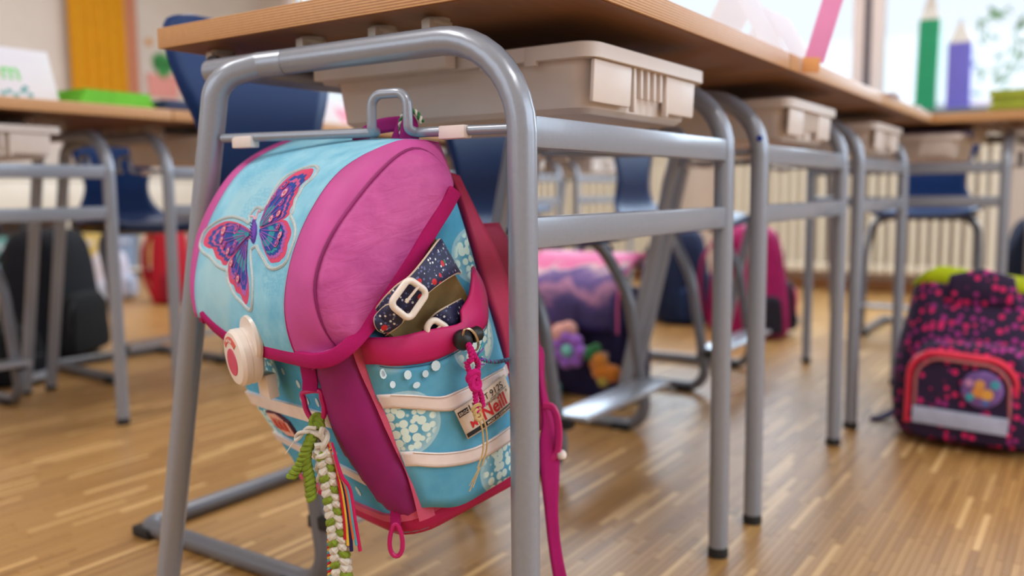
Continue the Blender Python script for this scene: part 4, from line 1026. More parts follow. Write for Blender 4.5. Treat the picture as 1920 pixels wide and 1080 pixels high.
# braided cord round the handle
def cord(pts, r, name, mat, parent, tw=0.0, n=6):
    return MB().tube(spline([Vector(p) for p in pts], n), r, 8).build(name, mat, parent)
def braid(pts, r, mats, parent, name, turns_per_m=110, strands=3, n=10, spread=.62, rs=.60):
    """strands winding round one another along a path"""
    P = resample(spline([Vector(p) for p in pts], n), max(30, int(sum((Vector(b) - Vector(a)).length for a, b in zip(pts, pts[1:])) * 900)))
    L = 0; acc = [0.0]
    for a, b in zip(P, P[1:]): L += (b - a).length; acc.append(L)
    for s in range(strands):
        q = []
        N = Vector((1, 0, 0))
        for i, p in enumerate(P):
            T = (P[min(i + 1, len(P) - 1)] - P[max(i - 1, 0)]).normalized(); N = (N - T * N.dot(T)).normalized(); Bn = T.cross(N)
            a = 2 * PI * (acc[i] * turns_per_m + s / strands); q.append(p + (N * math.cos(a) + Bn * math.sin(a)) * (r * spread))
        MB().tube(q, r * rs, 7).build(name, mats[s % len(mats)], parent)
def plait(pts, r, mats, parent, name, tpm=46, n=10):
    P = resample(spline([Vector(p) for p in pts], n), 150); acc = [0.0]
    for a, b in zip(P, P[1:]): acc.append(acc[-1] + (b - a).length)
    for s in range(3):
        q = []; rad = []
        for i, p in enumerate(P):
            a = 2 * PI * (acc[i] * tpm + s / 3); q.append(p + RT * (r * .80 * math.sin(a)) - FWD * (r * .55 * math.sin(2 * a)))
            rad.append(r * .60 * (1 + .10 * math.sin(i * 2.4 + s)))
        MB().tube(q, rad, 8).build(name, mats[s], parent)
YARN_G = weave('green_wool', rgb(138, 160, 54), .95, 3000, .18, .6, nscale=200); YARN_W = weave('white_wool', rgb(232, 224, 210), .95, 3000, .08, .6, nscale=200)
hc = bag_thing('knotted_cord', 'thin green and white cord knotted round the handle of the butterfly bag', 'cord')
braid([(.056, .022, .352), (.054, .021, .366), (.050, .016, .3755), (.044, .0105, .3765), (.039, .008, .372), (.036, .007, .363)], .0024, [plain('cord_green', rgb(30, 120, 60), .7), plain('cord_white', rgb(214, 214, 200), .7)], hc, 'cord_strand', 120, 2)

# ---- tassel of wool hanging from the ring
ts_ = bag_thing('wool_tassel', 'green and white braided wool tassel hanging from the ring of the butterfly bag', 'tassel')
BT = _B.transposed()
def loc_(w): return BT @ (Vector(w) - BAG_LOC)
DN = BT @ Vector((0, 0, -1)); RT = BT @ Vector((.5577, -.8299, 0)); FWD = BT @ Vector((.83, .558, 0))
K = RING_LOW + DN * .006 - FWD * .004
def pt(r, d, f=0.0): return K + RT * r + DN * d - FWD * f
def tassel_strand(L, r, mats, name, strands=2, tpm=95): braid([pt(*p) for p in L], r, mats, ts_, name, tpm, strands)
mbk = MB()
for i in range(4): mbk.tube([pt(.0085 * math.cos(a) * (.6 + .1 * i), -.004 + .007 * i * .6 + .006 * math.sin(a), .003 * math.sin(a + i)) for a in [2 * PI * k / 14 for k in range(14)]], .0030, 7, closed=True)
mbk.build('knot', YARN_G, ts_)
MB().tube(spline([pt(-.004, .004, .006), pt(.006, .008, .008), pt(.008, .016, .006), pt(-.001, .018, .008)], 5), .0032, 8).build('knot', YARN_W, ts_)
tassel_strand([(-.002, .006, .004), (-.010, .022, .006), (-.016, .036, .005), (-.026, .050, .004)], .0046, [YARN_G], 'green_strand')
tassel_strand([(-.004, .008, .004), (-.011, .030, .004), (-.008, .052, .004), (-.007, .072, .004)], .0050, [YARN_G], 'green_strand')
tassel_strand([(-.002, .008, .002), (.001, .034, .003), (.002, .054, .003)], .0036, [YARN_W], 'white_strand', 2, 40)
tassel_strand([(.001, .000, .007), (-.012, .004, .007), (-.020, .012, .006)], .0030, [YARN_W], 'white_strand', 2, 40)
tassel_strand([(.006, .000, .007), (.010, .014, .008), (.008, .026, .008), (.003, .032, .008)], .0046, [YARN_W], 'white_strand', 2, 40)
plait([pt(.008, .022, .004), pt(.012, .050, .004), pt(.015, .080, .004), pt(.018, .110, .004), pt(.020, .140, .004), pt(.021, .160, .004)], .0074, [YARN_W, YARN_G, YARN_W], ts_, 'braid_strand')
cols = [('red', rgb(196, 26, 50)), ('yellow', rgb(236, 190, 60)), ('navy', rgb(36, 30, 80)), ('orange', rgb(232, 104, 50)), ('turquoise', rgb(72, 180, 196)), ('raspberry', rgb(206, 30, 90))]
for i, (n_, c_) in enumerate(cols):
    o = (i - 2.5) * .0010
    MB().tube(spline([pt(.014 + o * .5, .014, .010), pt(.022 + o, .034 + .002 * i, .011 + .0006 * i), pt(.0275 + o * 1.8, .060, .011), pt(.031 + o * 2.0, .092, .010), pt(.033 + o * 2.8, .110 + .006 * (i % 3), .010)], 5), .0019, 7).build('coloured_thread', weave('thread_line_' + n_, c_, .85, 3000), ts_)
braid([pt(.009, .090, .001), pt(.009, .118, .001), pt(.008, .160, .001)], .0026, [plain('tw_red', rgb(186, 30, 40), .8), plain('tw_teal', rgb(70, 160, 170), .8), plain('tw_yellow', rgb(220, 170, 60), .8)], ts_, 'thin_braid', 120, 3)
for a, b in (((-.020, .012, .006), (-.030, .026, .006)), ((.002, .054, .003), (-.003, .072, .003))): MB().tube([pt(*a), pt(*b)], .0005, 5).build('loose_end', YARN_W, ts_)

# ---- key ring with toggle and cord on the pocket
kr = bag_thing('key_ring', 'metal key ring with a black toggle and a knotted pink cord on the side pocket', 'key ring')
tg = V3(DESIGN['toggle'])
to = MB().ball(tg[0] + Vector((-.002, 0, 0)), .0100, 20, (1, 1, 1.02)).build('toggle_ball', plain('toggle_black', rgb(18, 18, 20), .45), kr)
MB().lathe([(.0065, 0), (.0074, .002), (.0074, .009), (.0060, .011)], 18, Matrix.Translation(tg[0] + Vector((-.004, -.008, .001))) @ Matrix.Rotation(PI / 2, 4, 'X')).build('toggle_collar', plain('toggle_black', rgb(18, 18, 20), .45), kr)
GOLD = plain('ring_metal', rgb(206, 190, 160), .25, .9, var=.03)
rg = MB(); cen = tg[0] + Vector((-.008, -.004, -.001))
ax1 = Vector((-.35, .35, .87)).normalized(); ax2 = Vector((-.5, -.85, .15)).normalized()
for q in (0, .0012): rg.tube([cen + ax1 * (.0150 * math.cos(2 * PI * k / 28)) + ax2 * (.0060 * math.sin(2 * PI * k / 28)) + Vector((0, -q, 0)) for k in range(28)], .0008, 7, closed=True)
rg.build('ring', GOLD, kr)
CORDP = weave('pink_cord', rgb(222, 24, 130), .8, 3400, .12, .7, nscale=300)
cp = V3(DESIGN['cord'])
off_ = Vector((-.004, 0, 0))
cp = [p + off_ for p in cp]
braid([cp[0] + Vector((-.003, 0, .004)), cp[5], cp[1] + Vector((0, .004, 0)), cp[7] + Vector((0, .004, .004)), cp[2] + Vector((0, .002, 0))], .0026, [CORDP], kr, 'cord_strand', 150, 2)
braid([cp[0] + Vector((-.003, 0, .004)), cp[5] + Vector((0, -.004, 0)), cp[6] + Vector((0, .002, .01)), cp[2] + Vector((0, -.002, 0))], .0026, [CORDP], kr, 'cord_strand', 150, 2)
kn = MB()
for i in range(3): kn.tube([cp[2] + Vector((-.003 * math.sin(a + i), .0055 * math.cos(a), .0045 * math.sin(a) - .004 * i + .004)) for a in [2 * PI * k / 14 for k in range(14)]], .0032, 7, closed=True)
kn.build('knot', CORDP, kr)
braid([cp[2], cp[3] + Vector((0, .003, 0)), cp[4] + Vector((0, .002, 0))], .0025, [CORDP], kr, 'cord_strand', 150, 2)
braid([cp[2], cp[3] + Vector((0, -.003, 0)), cp[4] + Vector((0, -.006, .002))], .0025, [CORDP], kr, 'cord_strand', 150, 2)
TW = weave('raffia', rgb(208, 176, 120), .85, 3000, .12, .5, nscale=300)
tp = [p + off_ for p in V3(DESIGN['twine'])]
kt = MB()
for i in range(3): kt.tube([tp[0] + Vector((-.002 * math.sin(a + i), .0045 * math.cos(a), .0035 * math.sin(a) - .004 * i + .006)) for a in [2 * PI * k / 12 for k in range(12)]], .0018, 6, closed=True)
kt.build('twine_knot', TW, kr)
for d in (-.0022, .0022): MB().tube(spline([p + Vector((0, d, 0)) for p in tp[:4]], 5), .0009, 6).build('twine', TW, kr)
fr_ = random.Random(5)
for i in range(7): MB().tube([tp[3] + Vector((0, (i - 3) * .0004, 0)), tp[4] + Vector((fr_.uniform(-.002, .002), (i - 3) * .0013, fr_.uniform(-.006, .004)))], .0004, 5).build('twine', TW, kr)
th_ = [p + Vector((-.003, 0, 0)) for p in V3(DESIGN['thread'])]
braid(th_, .0018, [plain('thr_teal', rgb(40, 150, 150), .8), plain('thr_violet', rgb(120, 60, 150), .8)], kr, 'coloured_thread', 120, 2)
for i, cc in enumerate(('thr_teal', 'thr_violet', 'thr_teal', 'thr_violet', 'thr_violet')): MB().tube(spline([th_[0], th_[0] + Vector((-.003, -.004 + .002 * i, .006 - .003 * i)), th_[0] + Vector((-.001, -.010 + .001 * i, .010 - .005 * i))], 4), .0007, 5).build('coloured_thread', _M[cc], kr)

for k_ in ('strap_b_up', 'strap_b_low', 'buckle_b'): DESIGN[k_] = [(a + .016, b - .002, c - .004) for a, b, c in DESIGN[k_]]
# ---- sandal pushed into the side pocket
sd = bag_thing('sandal', 'olive sandal with navy dotted buckled straps pushed into the side pocket of the bag', 'sandal')
SUEDE = plain('olive_suede', rgb(138, 112, 66), .9, var=.25, nscale=40, bump=.3, bscale=900, sheen=.3)
so = V3(DESIGN['sole']); sp_ = spline(so, 4, closed=True)
mb = MB(); cz = sum(sp_, Vector()) / len(sp_)
ringz = lambda s_, da: [cz + (p - cz) * s_ + Vector((da, 0, 0)) for p in sp_]
mb.grid([ringz(.02, .0035), ringz(.5, .003), ringz(.85, .001), ringz(.96, -.001), ringz(1.0, .0015)], closed_u=True)
mb.build('footbed', SUEDE, sd, angle=60)
mb = MB(); mb.grid([ringz(1.0, .0015), ringz(1.01, .004), ringz(1.0, .010), ringz(.9, .0115), ringz(.02, .0115)], closed_u=True); mb.build('sole', plain('dark_sole', rgb(120, 92, 60), .8, var=.2), sd, angle=50)
k = NT('navy_dotted_cloth'); co = k.coord()
def dotlayer(scale, r0, r1, rnd, thr, sd_):
    mp = k.add('ShaderNodeMapping'); mp.inputs['Location'].default_value = (sd_, sd_ * 1.7, sd_ * .6); k.link(co, mp.inputs['Vector'])
    vo = k.add('ShaderNodeTexVoronoi', Scale=scale, Randomness=rnd); k.link(mp.outputs['Vector'], vo.inputs['Vector'])
    d = k.ramp(vo.outputs['Distance'], [(r0, (1, 1, 1, 1)), (r1, (0, 0, 0, 1))])
    sc = k.add('ShaderNodeSeparateColor'); k.link(vo.outputs['Color'], sc.inputs[0])
    return k.math('MULTIPLY', d, k.math('GREATER_THAN', sc.outputs[0], thr))
c1 = k.mix(dotlayer(260, .26, .32, .9, .35, .3), rgb(34, 36, 72), rgb(96, 104, 150))
c2 = k.mix(dotlayer(210, .22, .27, .9, .45, 1.1), c1, rgb(222, 222, 226))
c3 = k.mix(dotlayer(105, .30, .34, .8, .72, 2.3), c2, rgb(204, 32, 44))
c4 = k.mix(dotlayer(120, .18, .22, .9, .88, 4.1), c3, rgb(40, 130, 80))
k.link(c4, k.b.inputs['Base Color']); k.b.inputs['Roughness'].default_value = .55
DOTS = k.m
BEIGE = plain('strap_edge', rgb(206, 186, 160), .7)
for nm, up_, lo_ in (('strap', 'strap_a_up', 'strap_a_low'), ('strap', 'strap_b_up', 'strap_b_low')):
    s = ribbon(DESIGN[up_], DESIGN[lo_], nm, DOTS, sd, .0032, 30)
    for e in (up_, lo_): MB().tube(resample(spline(V3(DESIGN[e]), 5), 30), .0012, 6).build('strap_edge', BEIGE, s)
    if up_ == 'strap_a_up': strap_a = s
tl = V3(DESIGN['strap_tail']); tsp = spline(tl, 4, closed=True); tc = sum(tsp, Vector()) / len(tsp)
tmb = MB().grid([[tc + (p - tc) * q + Vector((-.004, 0, 0)) for p in tsp] for q in (.02, .5, 1.0)], closed_u=True).build('strap_tail', DOTS, strap_a, thick=.003)
MB().tube([p + Vector((-.0045, 0, 0)) for p in tsp], .0010, 6, closed=True).build('strap_edge', BEIGE, strap_a)
BUCK = plain('cream_buckle', rgb(232, 220, 208), .3, var=.03, coat=.3)
for nm, par in (('buckle_a', sd), ('buckle_b', sd)):
    q = [p + Vector((-.004, 0, 0)) for p in V3(DESIGN[nm])]
    b = MB().tube(fillet(q, .006, 6, closed=True), .0032, 10, closed=True, flat=(1.0, 1.0)).build('buckle', BUCK, par)
    m1 = (q[0] + q[3]) / 2; m2 = (q[1] + q[2]) / 2
    MB().tube([m1.lerp(m2, .35) + Vector((.001, 0, 0)), m2 + Vector((-.002, 0, 0))], .0013, 8).build('buckle_pin', BUCK, b)
    MB().lathe([(.0008, 0), (.0022, .0003), (.0022, .0010), (.0008, .0012)], 12, Matrix.Translation(m1.lerp(m2, .42) + Vector((.0015, 0, 0))) @ Matrix.Rotation(-PI / 2, 4, 'Y')).build('eyelet', GOLD, b)

# ------------------------------------------------------------------ things on the desks
_k = NT('white_card'); _k.b.inputs['Base Color'].default_value = rgb(244, 244, 250); _k.b.inputs['Roughness'].default_value = .7
_tl = _k.add('ShaderNodeBsdfTranslucent'); _tl.inputs['Color'].default_value = rgb(248, 248, 252)
_ms = _k.add('ShaderNodeMixShader', Fac=.65); _k.link(_k.b.outputs[0], _ms.inputs[1]); _k.link(_tl.outputs[0], _ms.inputs[2])
_k.link(_ms.outputs[0], _k.n['Material Output'].inputs['Surface'])
PAPER = _k.m
Z0 = .7707
def tent_card(label, loc, rz, w, h, half, group='folded name cards'):
    t = thing('name_card', label, 'name card', loc, rz, group)
    for s, nm in ((-1, 'front_leaf'), (1, 'back_leaf')):
        MB().grid([[(x, s * half * (1 - u), h * u) for x in (-w / 2, w / 2)] for u in (0, .5, 1)]).build(nm, PAPER, t, thick=.0008, smooth=False)
    return t
nc = tent_card('white folded name card with green letters at the left end of the back row', (.315, 1.63, Z0), 0, .25, .128, .045)
def on_leaf(x0, u0, h=.128, half=.045):
    return lambda x, y: Vector((x0 + x, -half * (1 - (u0 + y / h)) - .0012, h * (u0 + y / h)))
word('o', .058, on_leaf(-.030, .42), 'letter', plain('felt_orange', rgb(236, 150, 120), .8), nc, 1.0, .0008)
word('m', .058, on_leaf(.004, .42), 'letter', plain('felt_green', rgb(110, 196, 110), .8), nc, 1.0, .0008)
dr = MB()
for cx, cu in ((.0, .16), (.014, .20), (.028, .14), (.045, .22), (.060, .16), (.052, .28)):
    f_ = on_leaf(cx, cu); n0 = len(dr.v)
    dr.v += [tuple(f_(.007 * math.cos(k * PI / 4), .006 * math.sin(k * PI / 4))) for k in range(8)]; dr.f.append(tuple(range(n0, n0 + 8)))
dr.build('drawing', plain('felt_dark_green', rgb(96, 150, 150), .8), nc, smooth=False)
card2 = tent_card('white folded card with pink heart between the blue chair and the tray', (1.46, 1.68, Z0), 0, .22, .10, .04)
word('\u2665', .05, on_leaf(-.05, .3, .10, .04), 'drawing', plain('felt_pink', rgb(240, 150, 170), .8), card2)
if not card2.children[-1].data.polygons: pass
tent_card('white folded card on the nearest desk, left of the pink strip', (.695, .030, Z0), 0.02, .15, .105, .055)
tent_card('white folded card on the second desk just beyond the pink strip', (.875, .032, Z0), -0.03, .14, .098, .055)
def booklet(name, label, cat, loc, rz, w, d, h, col, group=None, pages=True):
    t = thing(name, label, cat, loc, rz, group)
    m = plain(name + '_cover_%d' % int(1e4 * (col[0] + col[1] * 3 + col[2] * 7)), col, .45, var=.06)
    MB().box((-w / 2, -d / 2, 0), (w / 2, d / 2, h * .14), .0008).build('cover', m, t)
    MB().box((-w / 2, -d / 2, h * .86), (w / 2, d / 2, h), .0008).build('cover', m, t)
    MB().box((-w / 2, d / 2 - .003, h * .10), (w / 2, d / 2 + .001, h * .90), .0008).build('spine', m, t)
    MB().box((-w / 2 + .004, -d / 2 + .003, h * .14), (w / 2 - .004, d / 2 - .003, h * .86)).build('pages', plain('pages_' + name, tuple(min(1, c * 1.05 + .02) for c in col[:3]) + (1,), .7), t, smooth=False)
    return t
for i in range(3):
    booklet('green_folder', ('bottom', 'middle', 'top')[i] + ' bright green folder of the pile beside the name card', 'folder', (.562 + .006 * i, 1.62 + .01 * i, Z0 + .0148 * i), .03 * i - .02, .20 - .008 * i, .16, .0145, rgb(104, 184, 20), 'green folders on the back row')
pc = thing('pencil_case', 'navy pencil case with a blue tag lying beside the green folders', 'pencil case', (.748, 1.555, Z0))
MB().tube(spline([(-.085, 0, .017), (-.08, 0, .018), (0, .004, .019), (.08, 0, .018), (.085, 0, .017)], 3), [.004, .012] + [.0175] * 9 + [.012, .004], 12).build('case_body', plain('navy_case', rgb(18, 34, 74), .6), pc) if False else MB().box((-.07, -.035, 0), (.07, .035, .032), .011).build('case_body', plain('navy_case', rgb(18, 34, 74), .6), pc)
MB().box((.030, -.037, .008), (.056, -.034, .022), .001).build('case_tag', plain('blue_tag', rgb(70, 130, 180), .5), pc)
MB().tube([(-.062, 0, .0325), (.062, 0, .0325)], .0014, 6).build('zipper', CAP, pc)
rc_ = thing('pencil_case', 'red pencil case with a white zip tag on the nearest desk at its left edge', 'pencil case', (.045, .190, Z0 + .0045), 1.45)
MB().box((-.085, -.035, -.0045), (.085, .035, .0405), .014).build('case_body', plain('red_case', rgb(196, 30, 70), .7, var=.1), rc_)
MB().tube([(-.075, 0, .0455), (.09, 0, .040)], .002, 6).build('zipper', plain('zip_dark', rgb(96, 20, 50), .6), rc_)
zt = MB().box((-.004, -.0012, 0), (.034, .0012, .009), .0006, Matrix.Translation((.088, .036, .006)) @ Matrix.Rotation(-.25, 4, 'Y') @ Matrix.Rotation(.1, 4, 'Z')).build('zip_tag', plain('cream_tag', rgb(240, 226, 196), .5), rc_)
MB().tube(fillet([(.118, .040, .000), (.134, .041, .000), (.134, .041, .006), (.122, .040, .010)], .003, closed=True), .0010, 6, closed=True).build('zip_tag_ring', plain('cream_tag', rgb(240, 226, 196), .5), zt)
ps = thing('paper_strip', 'pink paper strip rising from the right edge of the desks, with an orange tip', 'strip', (.750, -.0630, .7445), -1.15)
MB().box((-.0155, -.0006, .018), (.0155, .0006, .33), .0002, Matrix.Rotation(.27, 4, 'Y')).build('strip', plain('pink_strip', rgb(238, 150, 200), .6, var=.03), ps)
MB().box((-.0135, -.0012, .0), (.0135, .0009, .024), .0006, Matrix.Rotation(.06, 4, 'Y')).build('orange_tip', plain('orange_tip', rgb(226, 158, 96), .6, var=.03), ps)
for i, (x, y, rz) in enumerate(((1.50, .06, .1), (1.70, .10, -.15), (1.90, .07, .05))):
    t = thing('paper_sheet', ('white paper sheets on the third desk, the pile nearest us', 'middle pile of white sheets on the third desk', 'white sheets at the far end of the third desk, by the window')[i], 'paper', (x, y, Z0), rz, 'piles of paper on the right row')
    for j in range(3): MB().box((-.085, -.118, .001 * j), (.085, .118, .001 * j + .0008), 0, Matrix.Rotation(.05 * j - .05, 4, 'Z')).build('sheet', PAPER, t, smooth=False)
vc = thing('pencil_case', 'purple and blue pencil case on the far end of the third desk', 'pencil case', (1.86, .09, Z0 + .0032), .35)
MB().box((-.10, -.035, 0), (.10, .035, .030), .011).build('case_body', plain('violet_case', rgb(58, 48, 110), .6, var=.2), vc)
MB().box((-.03, -.0365, .006), (.05, -.034, .022), .001).build('case_patch', plain('blue_patch', rgb(60, 90, 170), .5), vc)
MB().tube([(-.09, 0, .0305), (.09, 0, .0305)], .0014, 6).build('zipper', plain('zip_pink', rgb(210, 80, 130), .6), vc)
rf = random.Random(2)
for i in range(6):
    booklet('yellow_green_folder', ('lowest', 'second', 'third', 'fourth', 'fifth', 'topmost')[i] + ' yellow-green folder of the pile on the crosswise desks at the right', 'folder', (2.27 + rf.uniform(-.006, .006), -.335 + rf.uniform(-.008, .008), Z0 + .0105 * i), -PI / 2 + rf.uniform(-.03, .03), .30, .22, .0102, rgb(176, 184, 40) if i % 3 else rgb(150, 164, 46), 'yellow-green folders on the crosswise desks')
# sticker on the second desk's leg
MB().lathe([(.0003, 0), (.0050, 0), (.0050, .0008), (.0003, .0012)], 16, Matrix.Translation((.70 - .0142, -.004, .640)) @ Matrix.Rotation(-PI / 2, 4, 'Y')).build('blue_sticker', plain('blue_sticker', rgb(20, 60, 170), .5), bpy.data.objects['school_desk.001']).matrix_parent_inverse = Matrix.Translation((-.70, 0, 0))

# ------------------------------------------------------------------ bags on the floor
def rsec(w, d, r, z, n=6):
    out = []; r = min(r, w / 2 - .001, d / 2 - .001)
    for cx, cy, a0 in ((w / 2 - r, d / 2 - r, 0), (-w / 2 + r, d / 2 - r, 90), (-w / 2 + r, -d / 2 + r, 180), (w / 2 - r, -d / 2 + r, 270)):
        for k in range(n + 1):
            a = math.radians(a0 + 90 * k / n); out.append(Vector((cx + r * math.cos(a), cy + r * math.sin(a), z)))
    return out
def pouch(w, d, h, top=.8, yo=0.0, z0=0.0, lean=0.0):
    """rounded soft box: sections from the base to a domed top"""
    rows = []
    for u, sc in ((0, .86), (.02, .94), (.08, 1.0), (.3, 1.02), (.55, 1.0), (.75, .97), (.87, .92), (.94, .84), (.98, .70), (1.0, .45)):
        k = 1 + (top - 1) * u
        rows.append([p + Vector((0, yo + lean * u, 0)) for p in rsec(w * sc * k, d * sc * k, .3 * min(w, d), z0 + h * u)])
    return MB().grid(rows, closed_u=True, cap=True)
def spotted(name, base, dots, scale, thr=.3, edge=.36):
    k = NT(name); co = k.coord()
    vo = k.add('ShaderNodeTexVoronoi', Scale=scale, Randomness=.8); k.link(co, vo.inputs['Vector'])
    nz = k.add('ShaderNodeTexNoise', Scale=9.0, Detail=3.0); k.link(co, nz.inputs['Vector'])
    d = k.ramp(vo.outputs['Distance'], [(thr, (1, 1, 1, 1)), (edge, (0, 0, 0, 1))])
    s = k.add('ShaderNodeSeparateColor'); k.link(vo.outputs['Color'], s.inputs[0])
    m = k.math('MULTIPLY', d, k.math('GREATER_THAN', k.math('ADD', s.outputs[0], k.math('MULTIPLY', nz.outputs['Fac'], .9)), .66))
    tint = k.ramp(s.outputs[1], [(0, dots[0]), (.5, dots[1]), (1, dots[2])], 'CONSTANT')
    k.link(k.mix(m, base, tint), k.b.inputs['Base Color']); k.b.inputs['Roughness'].default_value = .75
    return k.m
def backpack(label, loc, rz, w, d, h, cloth, pocket, accent, group='school bags on the floor', top=.82, reflect=True):
    t = thing('backpack', label, 'school bag', loc, rz, group)
    pouch(w, d, h, top).build('body', cloth, t, angle=70)
    pk = pouch(w * .72, d * .42, h * .46, .9, -d * .46, h * .05).build('front_pocket', pocket, t, angle=70)
    pw, ph, py = w * .33, h * .40, -d * .46 - d * .19
    MB().tube(fillet([(-pw, py + .012, h * .12), (-pw, py + .008, h * .12 + ph * .82), (pw, py + .008, h * .12 + ph * .82), (pw, py + .012, h * .12)], .05), .005, 8).build('zipper', accent, pk)
    if reflect: MB().box((-w * .34, -.004, -.012), (w * .34, .003, .012), .002, Matrix.Translation((0, py - .004, h * .14))).build('reflective_strip', plain('grey_reflective', rgb(190, 196, 206), .3), pk)
    MB().tube(fillet([(-.05, d * .25, h * .97), (-.045, d * .25, h * 1.06), (.045, d * .25, h * 1.06), (.05, d * .25, h * .97)], .03), .008, 8, flat=(1, .6)).build('carrying_handle', accent, t)
    for s in (-1, 1):
        MB().tube(spline([(s * w * .2, d * .40, h * .90), (s * w * .26, d * .62, h * .66), (s * w * .30, d * .62, h * .34), (s * w * .36, d * .44, h * .08)], 6), .02, 8, flat=(.35, 1)).build('shoulder_strap', cloth, t)
        pouch(d * .5, .06, h * .34, .9).build('side_pocket', pocket, t).matrix_local = Matrix.Translation((s * w * .49, 0, h * .05)) @ Matrix.Rotation(s * PI / 2, 4, 'Z')
    return t
DARKN = weave('navy_black_cloth', rgb(15, 18, 28), .8, 1500, .3, .4)
DARKP = weave('black_cloth', rgb(18, 20, 24), .8, 1500, .3, .4)
backpack('big black backpack on the floor behind the sloping desk legs at the left', (.91, 2.57, 0), .55, .38, .22, .45, DARKN, DARKP, plain('black_zip', rgb(28, 30, 36), .5), top=.86, reflect=False)
backpack('low black bag at the left edge, in front of the big black backpack', (.615, 2.25, 0), .3, .18, .13, .17, DARKP, DARKN, plain('black_zip', rgb(28, 30, 36), .5), top=.8)
backpack('red backpack far back at the left, near the shelf', (2.12, 3.62, 0), .9, .32, .2, .43, weave('red_cloth', rgb(178, 24, 44), .8, 900), weave('dark_red_cloth', rgb(140, 16, 40), .8, 900), plain('red_zip', rgb(206, 60, 70), .5), reflect=False)
backpack('white and pale blue bag on the floor left of the red backpack', (2.02, 4.02, 0), .8, .30, .18, .26, weave('pale_cloth', rgb(214, 210, 224), .8, 900), weave('pale_blue_cloth', rgb(190, 200, 220), .8, 900), plain('blue_zip', rgb(120, 150, 190), .5), reflect=False)
backpack('navy backpack with blue top beneath the desks, left of the pink one', (2.83, 1.04, 0), .65, .36, .22, .40, weave('navy_cloth', rgb(20, 34, 66), .8, 1200, .3), weave('navy_pocket', rgb(24, 44, 82), .8, 1200, .3), plain('blue_accent', rgb(50, 110, 180), .5))
backpack('pink backpack with dark front standing below the third desk, before the radiator', (2.63, .67, 0), .75, .36, .24, .42, weave('raspberry_cloth', rgb(164, 22, 96), .8, 1200, .2), weave('dark_front', rgb(34, 30, 44), .8, 1200, .2), plain('pink_accent', rgb(230, 60, 130), .5))
backpack('dark blue backpack behind the purple dotted bag, by the radiator', (3.55, -.30, 0), 1.2, .36, .24, .44, weave('blue_black_cloth', rgb(22, 30, 52), .8, 1200, .2), weave('blue_black_pocket', rgb(28, 40, 66), .8, 1200, .2), plain('teal_accent', rgb(60, 100, 130), .5))

# the purple bag with pink dots at the right
PURP = spotted('purple_pink_dots', rgb(40, 20, 62), (rgb(236, 30, 120), rgb(176, 40, 140), rgb(232, 50, 110)), 62, .34, .43)
LIME = weave('lime_cloth', rgb(186, 206, 20), .8, 1200, .1)
dotbag = thing('backpack', 'purple backpack with pink dots, lime lining and a red zipped pocket at the right', 'school bag', (1.482, -.258, 0), -1.60, 'school bags on the floor')
W_, D_, H_ = .345, .23, .352
rows = []
for u, sw, sdp in ((0, .84, .80), (.02, .93, .92), (.08, .99, 1.0), (.25, 1.03, 1.04), (.45, 1.02, 1.02), (.62, .98, .92), (.78, .92, .74), (.90, .88, .58), (.97, .86, .48), (1.0, .84, .42)):
    ring_ = rsec(W_ * sw, D_ * sdp, .08, H_ * u)
    rows.append([p + Vector((0, .02 * u, (.012 * math.sin(p.x * 42) * max(0, u - .6) / .4))) for p in ring_])
MB().grid(rows, closed_u=True, cap=True).build('body', PURP, dotbag, angle=70)
MB().grid([[p * 1.0 + Vector((0, 0, -.012)) for p in rows[-2]], [Vector((p.x * 1.03, p.y * 1.04 - .004, p.z - .006 + .009 * math.sin(p.x * 62 + 1.2))) for p in rows[-1]], [Vector((p.x * 1.0, p.y, p.z + .003 + .010 * math.sin(p.x * 62 + 1.2))) for p in rows[-1]], [Vector((p.x * .9, .02 + (p.y - .02) * .6, p.z - .010)) for p in rows[-1]]], closed_u=True).build('lining', LIME, dotbag, thick=.004, angle=70)
MB().grid([[Vector((x * (1.25 - .3 * k), -D_ * .27 + .016 * (1 - k), z - abs(x) * .25 * k)) for x in np.linspace(-.065, .065, 9)] for k, z in ((0, H_ * .78), (.5, H_ * .92), (1, H_ * 1.09))]).build('closing_tongue', PURP, dotbag, thick=.012)
pouch(W_ * .72, .075, H_ * .60, .92, -D_ * .52 - .006, H_ * .06).build('front_pocket', PURP, dotbag, angle=70)
fp = dotbag.children[-1] if dotbag.children else None
RZ = plain('coral_red_zip', rgb(236, 52, 84), .5); yF = -D_ * .52 - .0435
MB().tube(fillet([(-.122, yF + .016, .050), (-.118, yF + .006, H_ * .60), (.084, yF + .006, H_ * .57), (.090, yF + .016, .050)], [0, .055, .055, 0], 10), .0075, 8, flat=(1.0, 1.3)).build('pocket_zipper', RZ, dotbag)
MB().tube(fillet([(-.107, yF + .004, .062), (-.104, yF - .003, H_ * .57), (.072, yF - .003, H_ * .54), (.076, yF + .004, .062)], [0, .05, .05, 0], 10), .0035, 8).build('pocket_piping', plain('coral_grey', rgb(190, 110, 116), .6), dotbag)
MB().box((-.108, -.004, -.018), (.074, .003, .018), .002, Matrix.Translation((0, yF - .004, .070)) @ Matrix.Rotation(.03, 4, 'Y')).build('reflective_strip', plain('blue_grey_reflective', rgb(186, 196, 226), .3), dotbag)
pm = Matrix.Translation((.024, yF - .003, .142)) @ Matrix.Rotation(PI / 2, 4, 'X')
pt_ = MB().lathe([(.001, 0), (.036, 0), (.0395, .002), (.0395, .004), (.036, .006), (.001, .006)], 28, pm).build('round_patch', plain('patch_violet', rgb(126, 92, 170), .6, var=.3, nscale=60), dotbag)
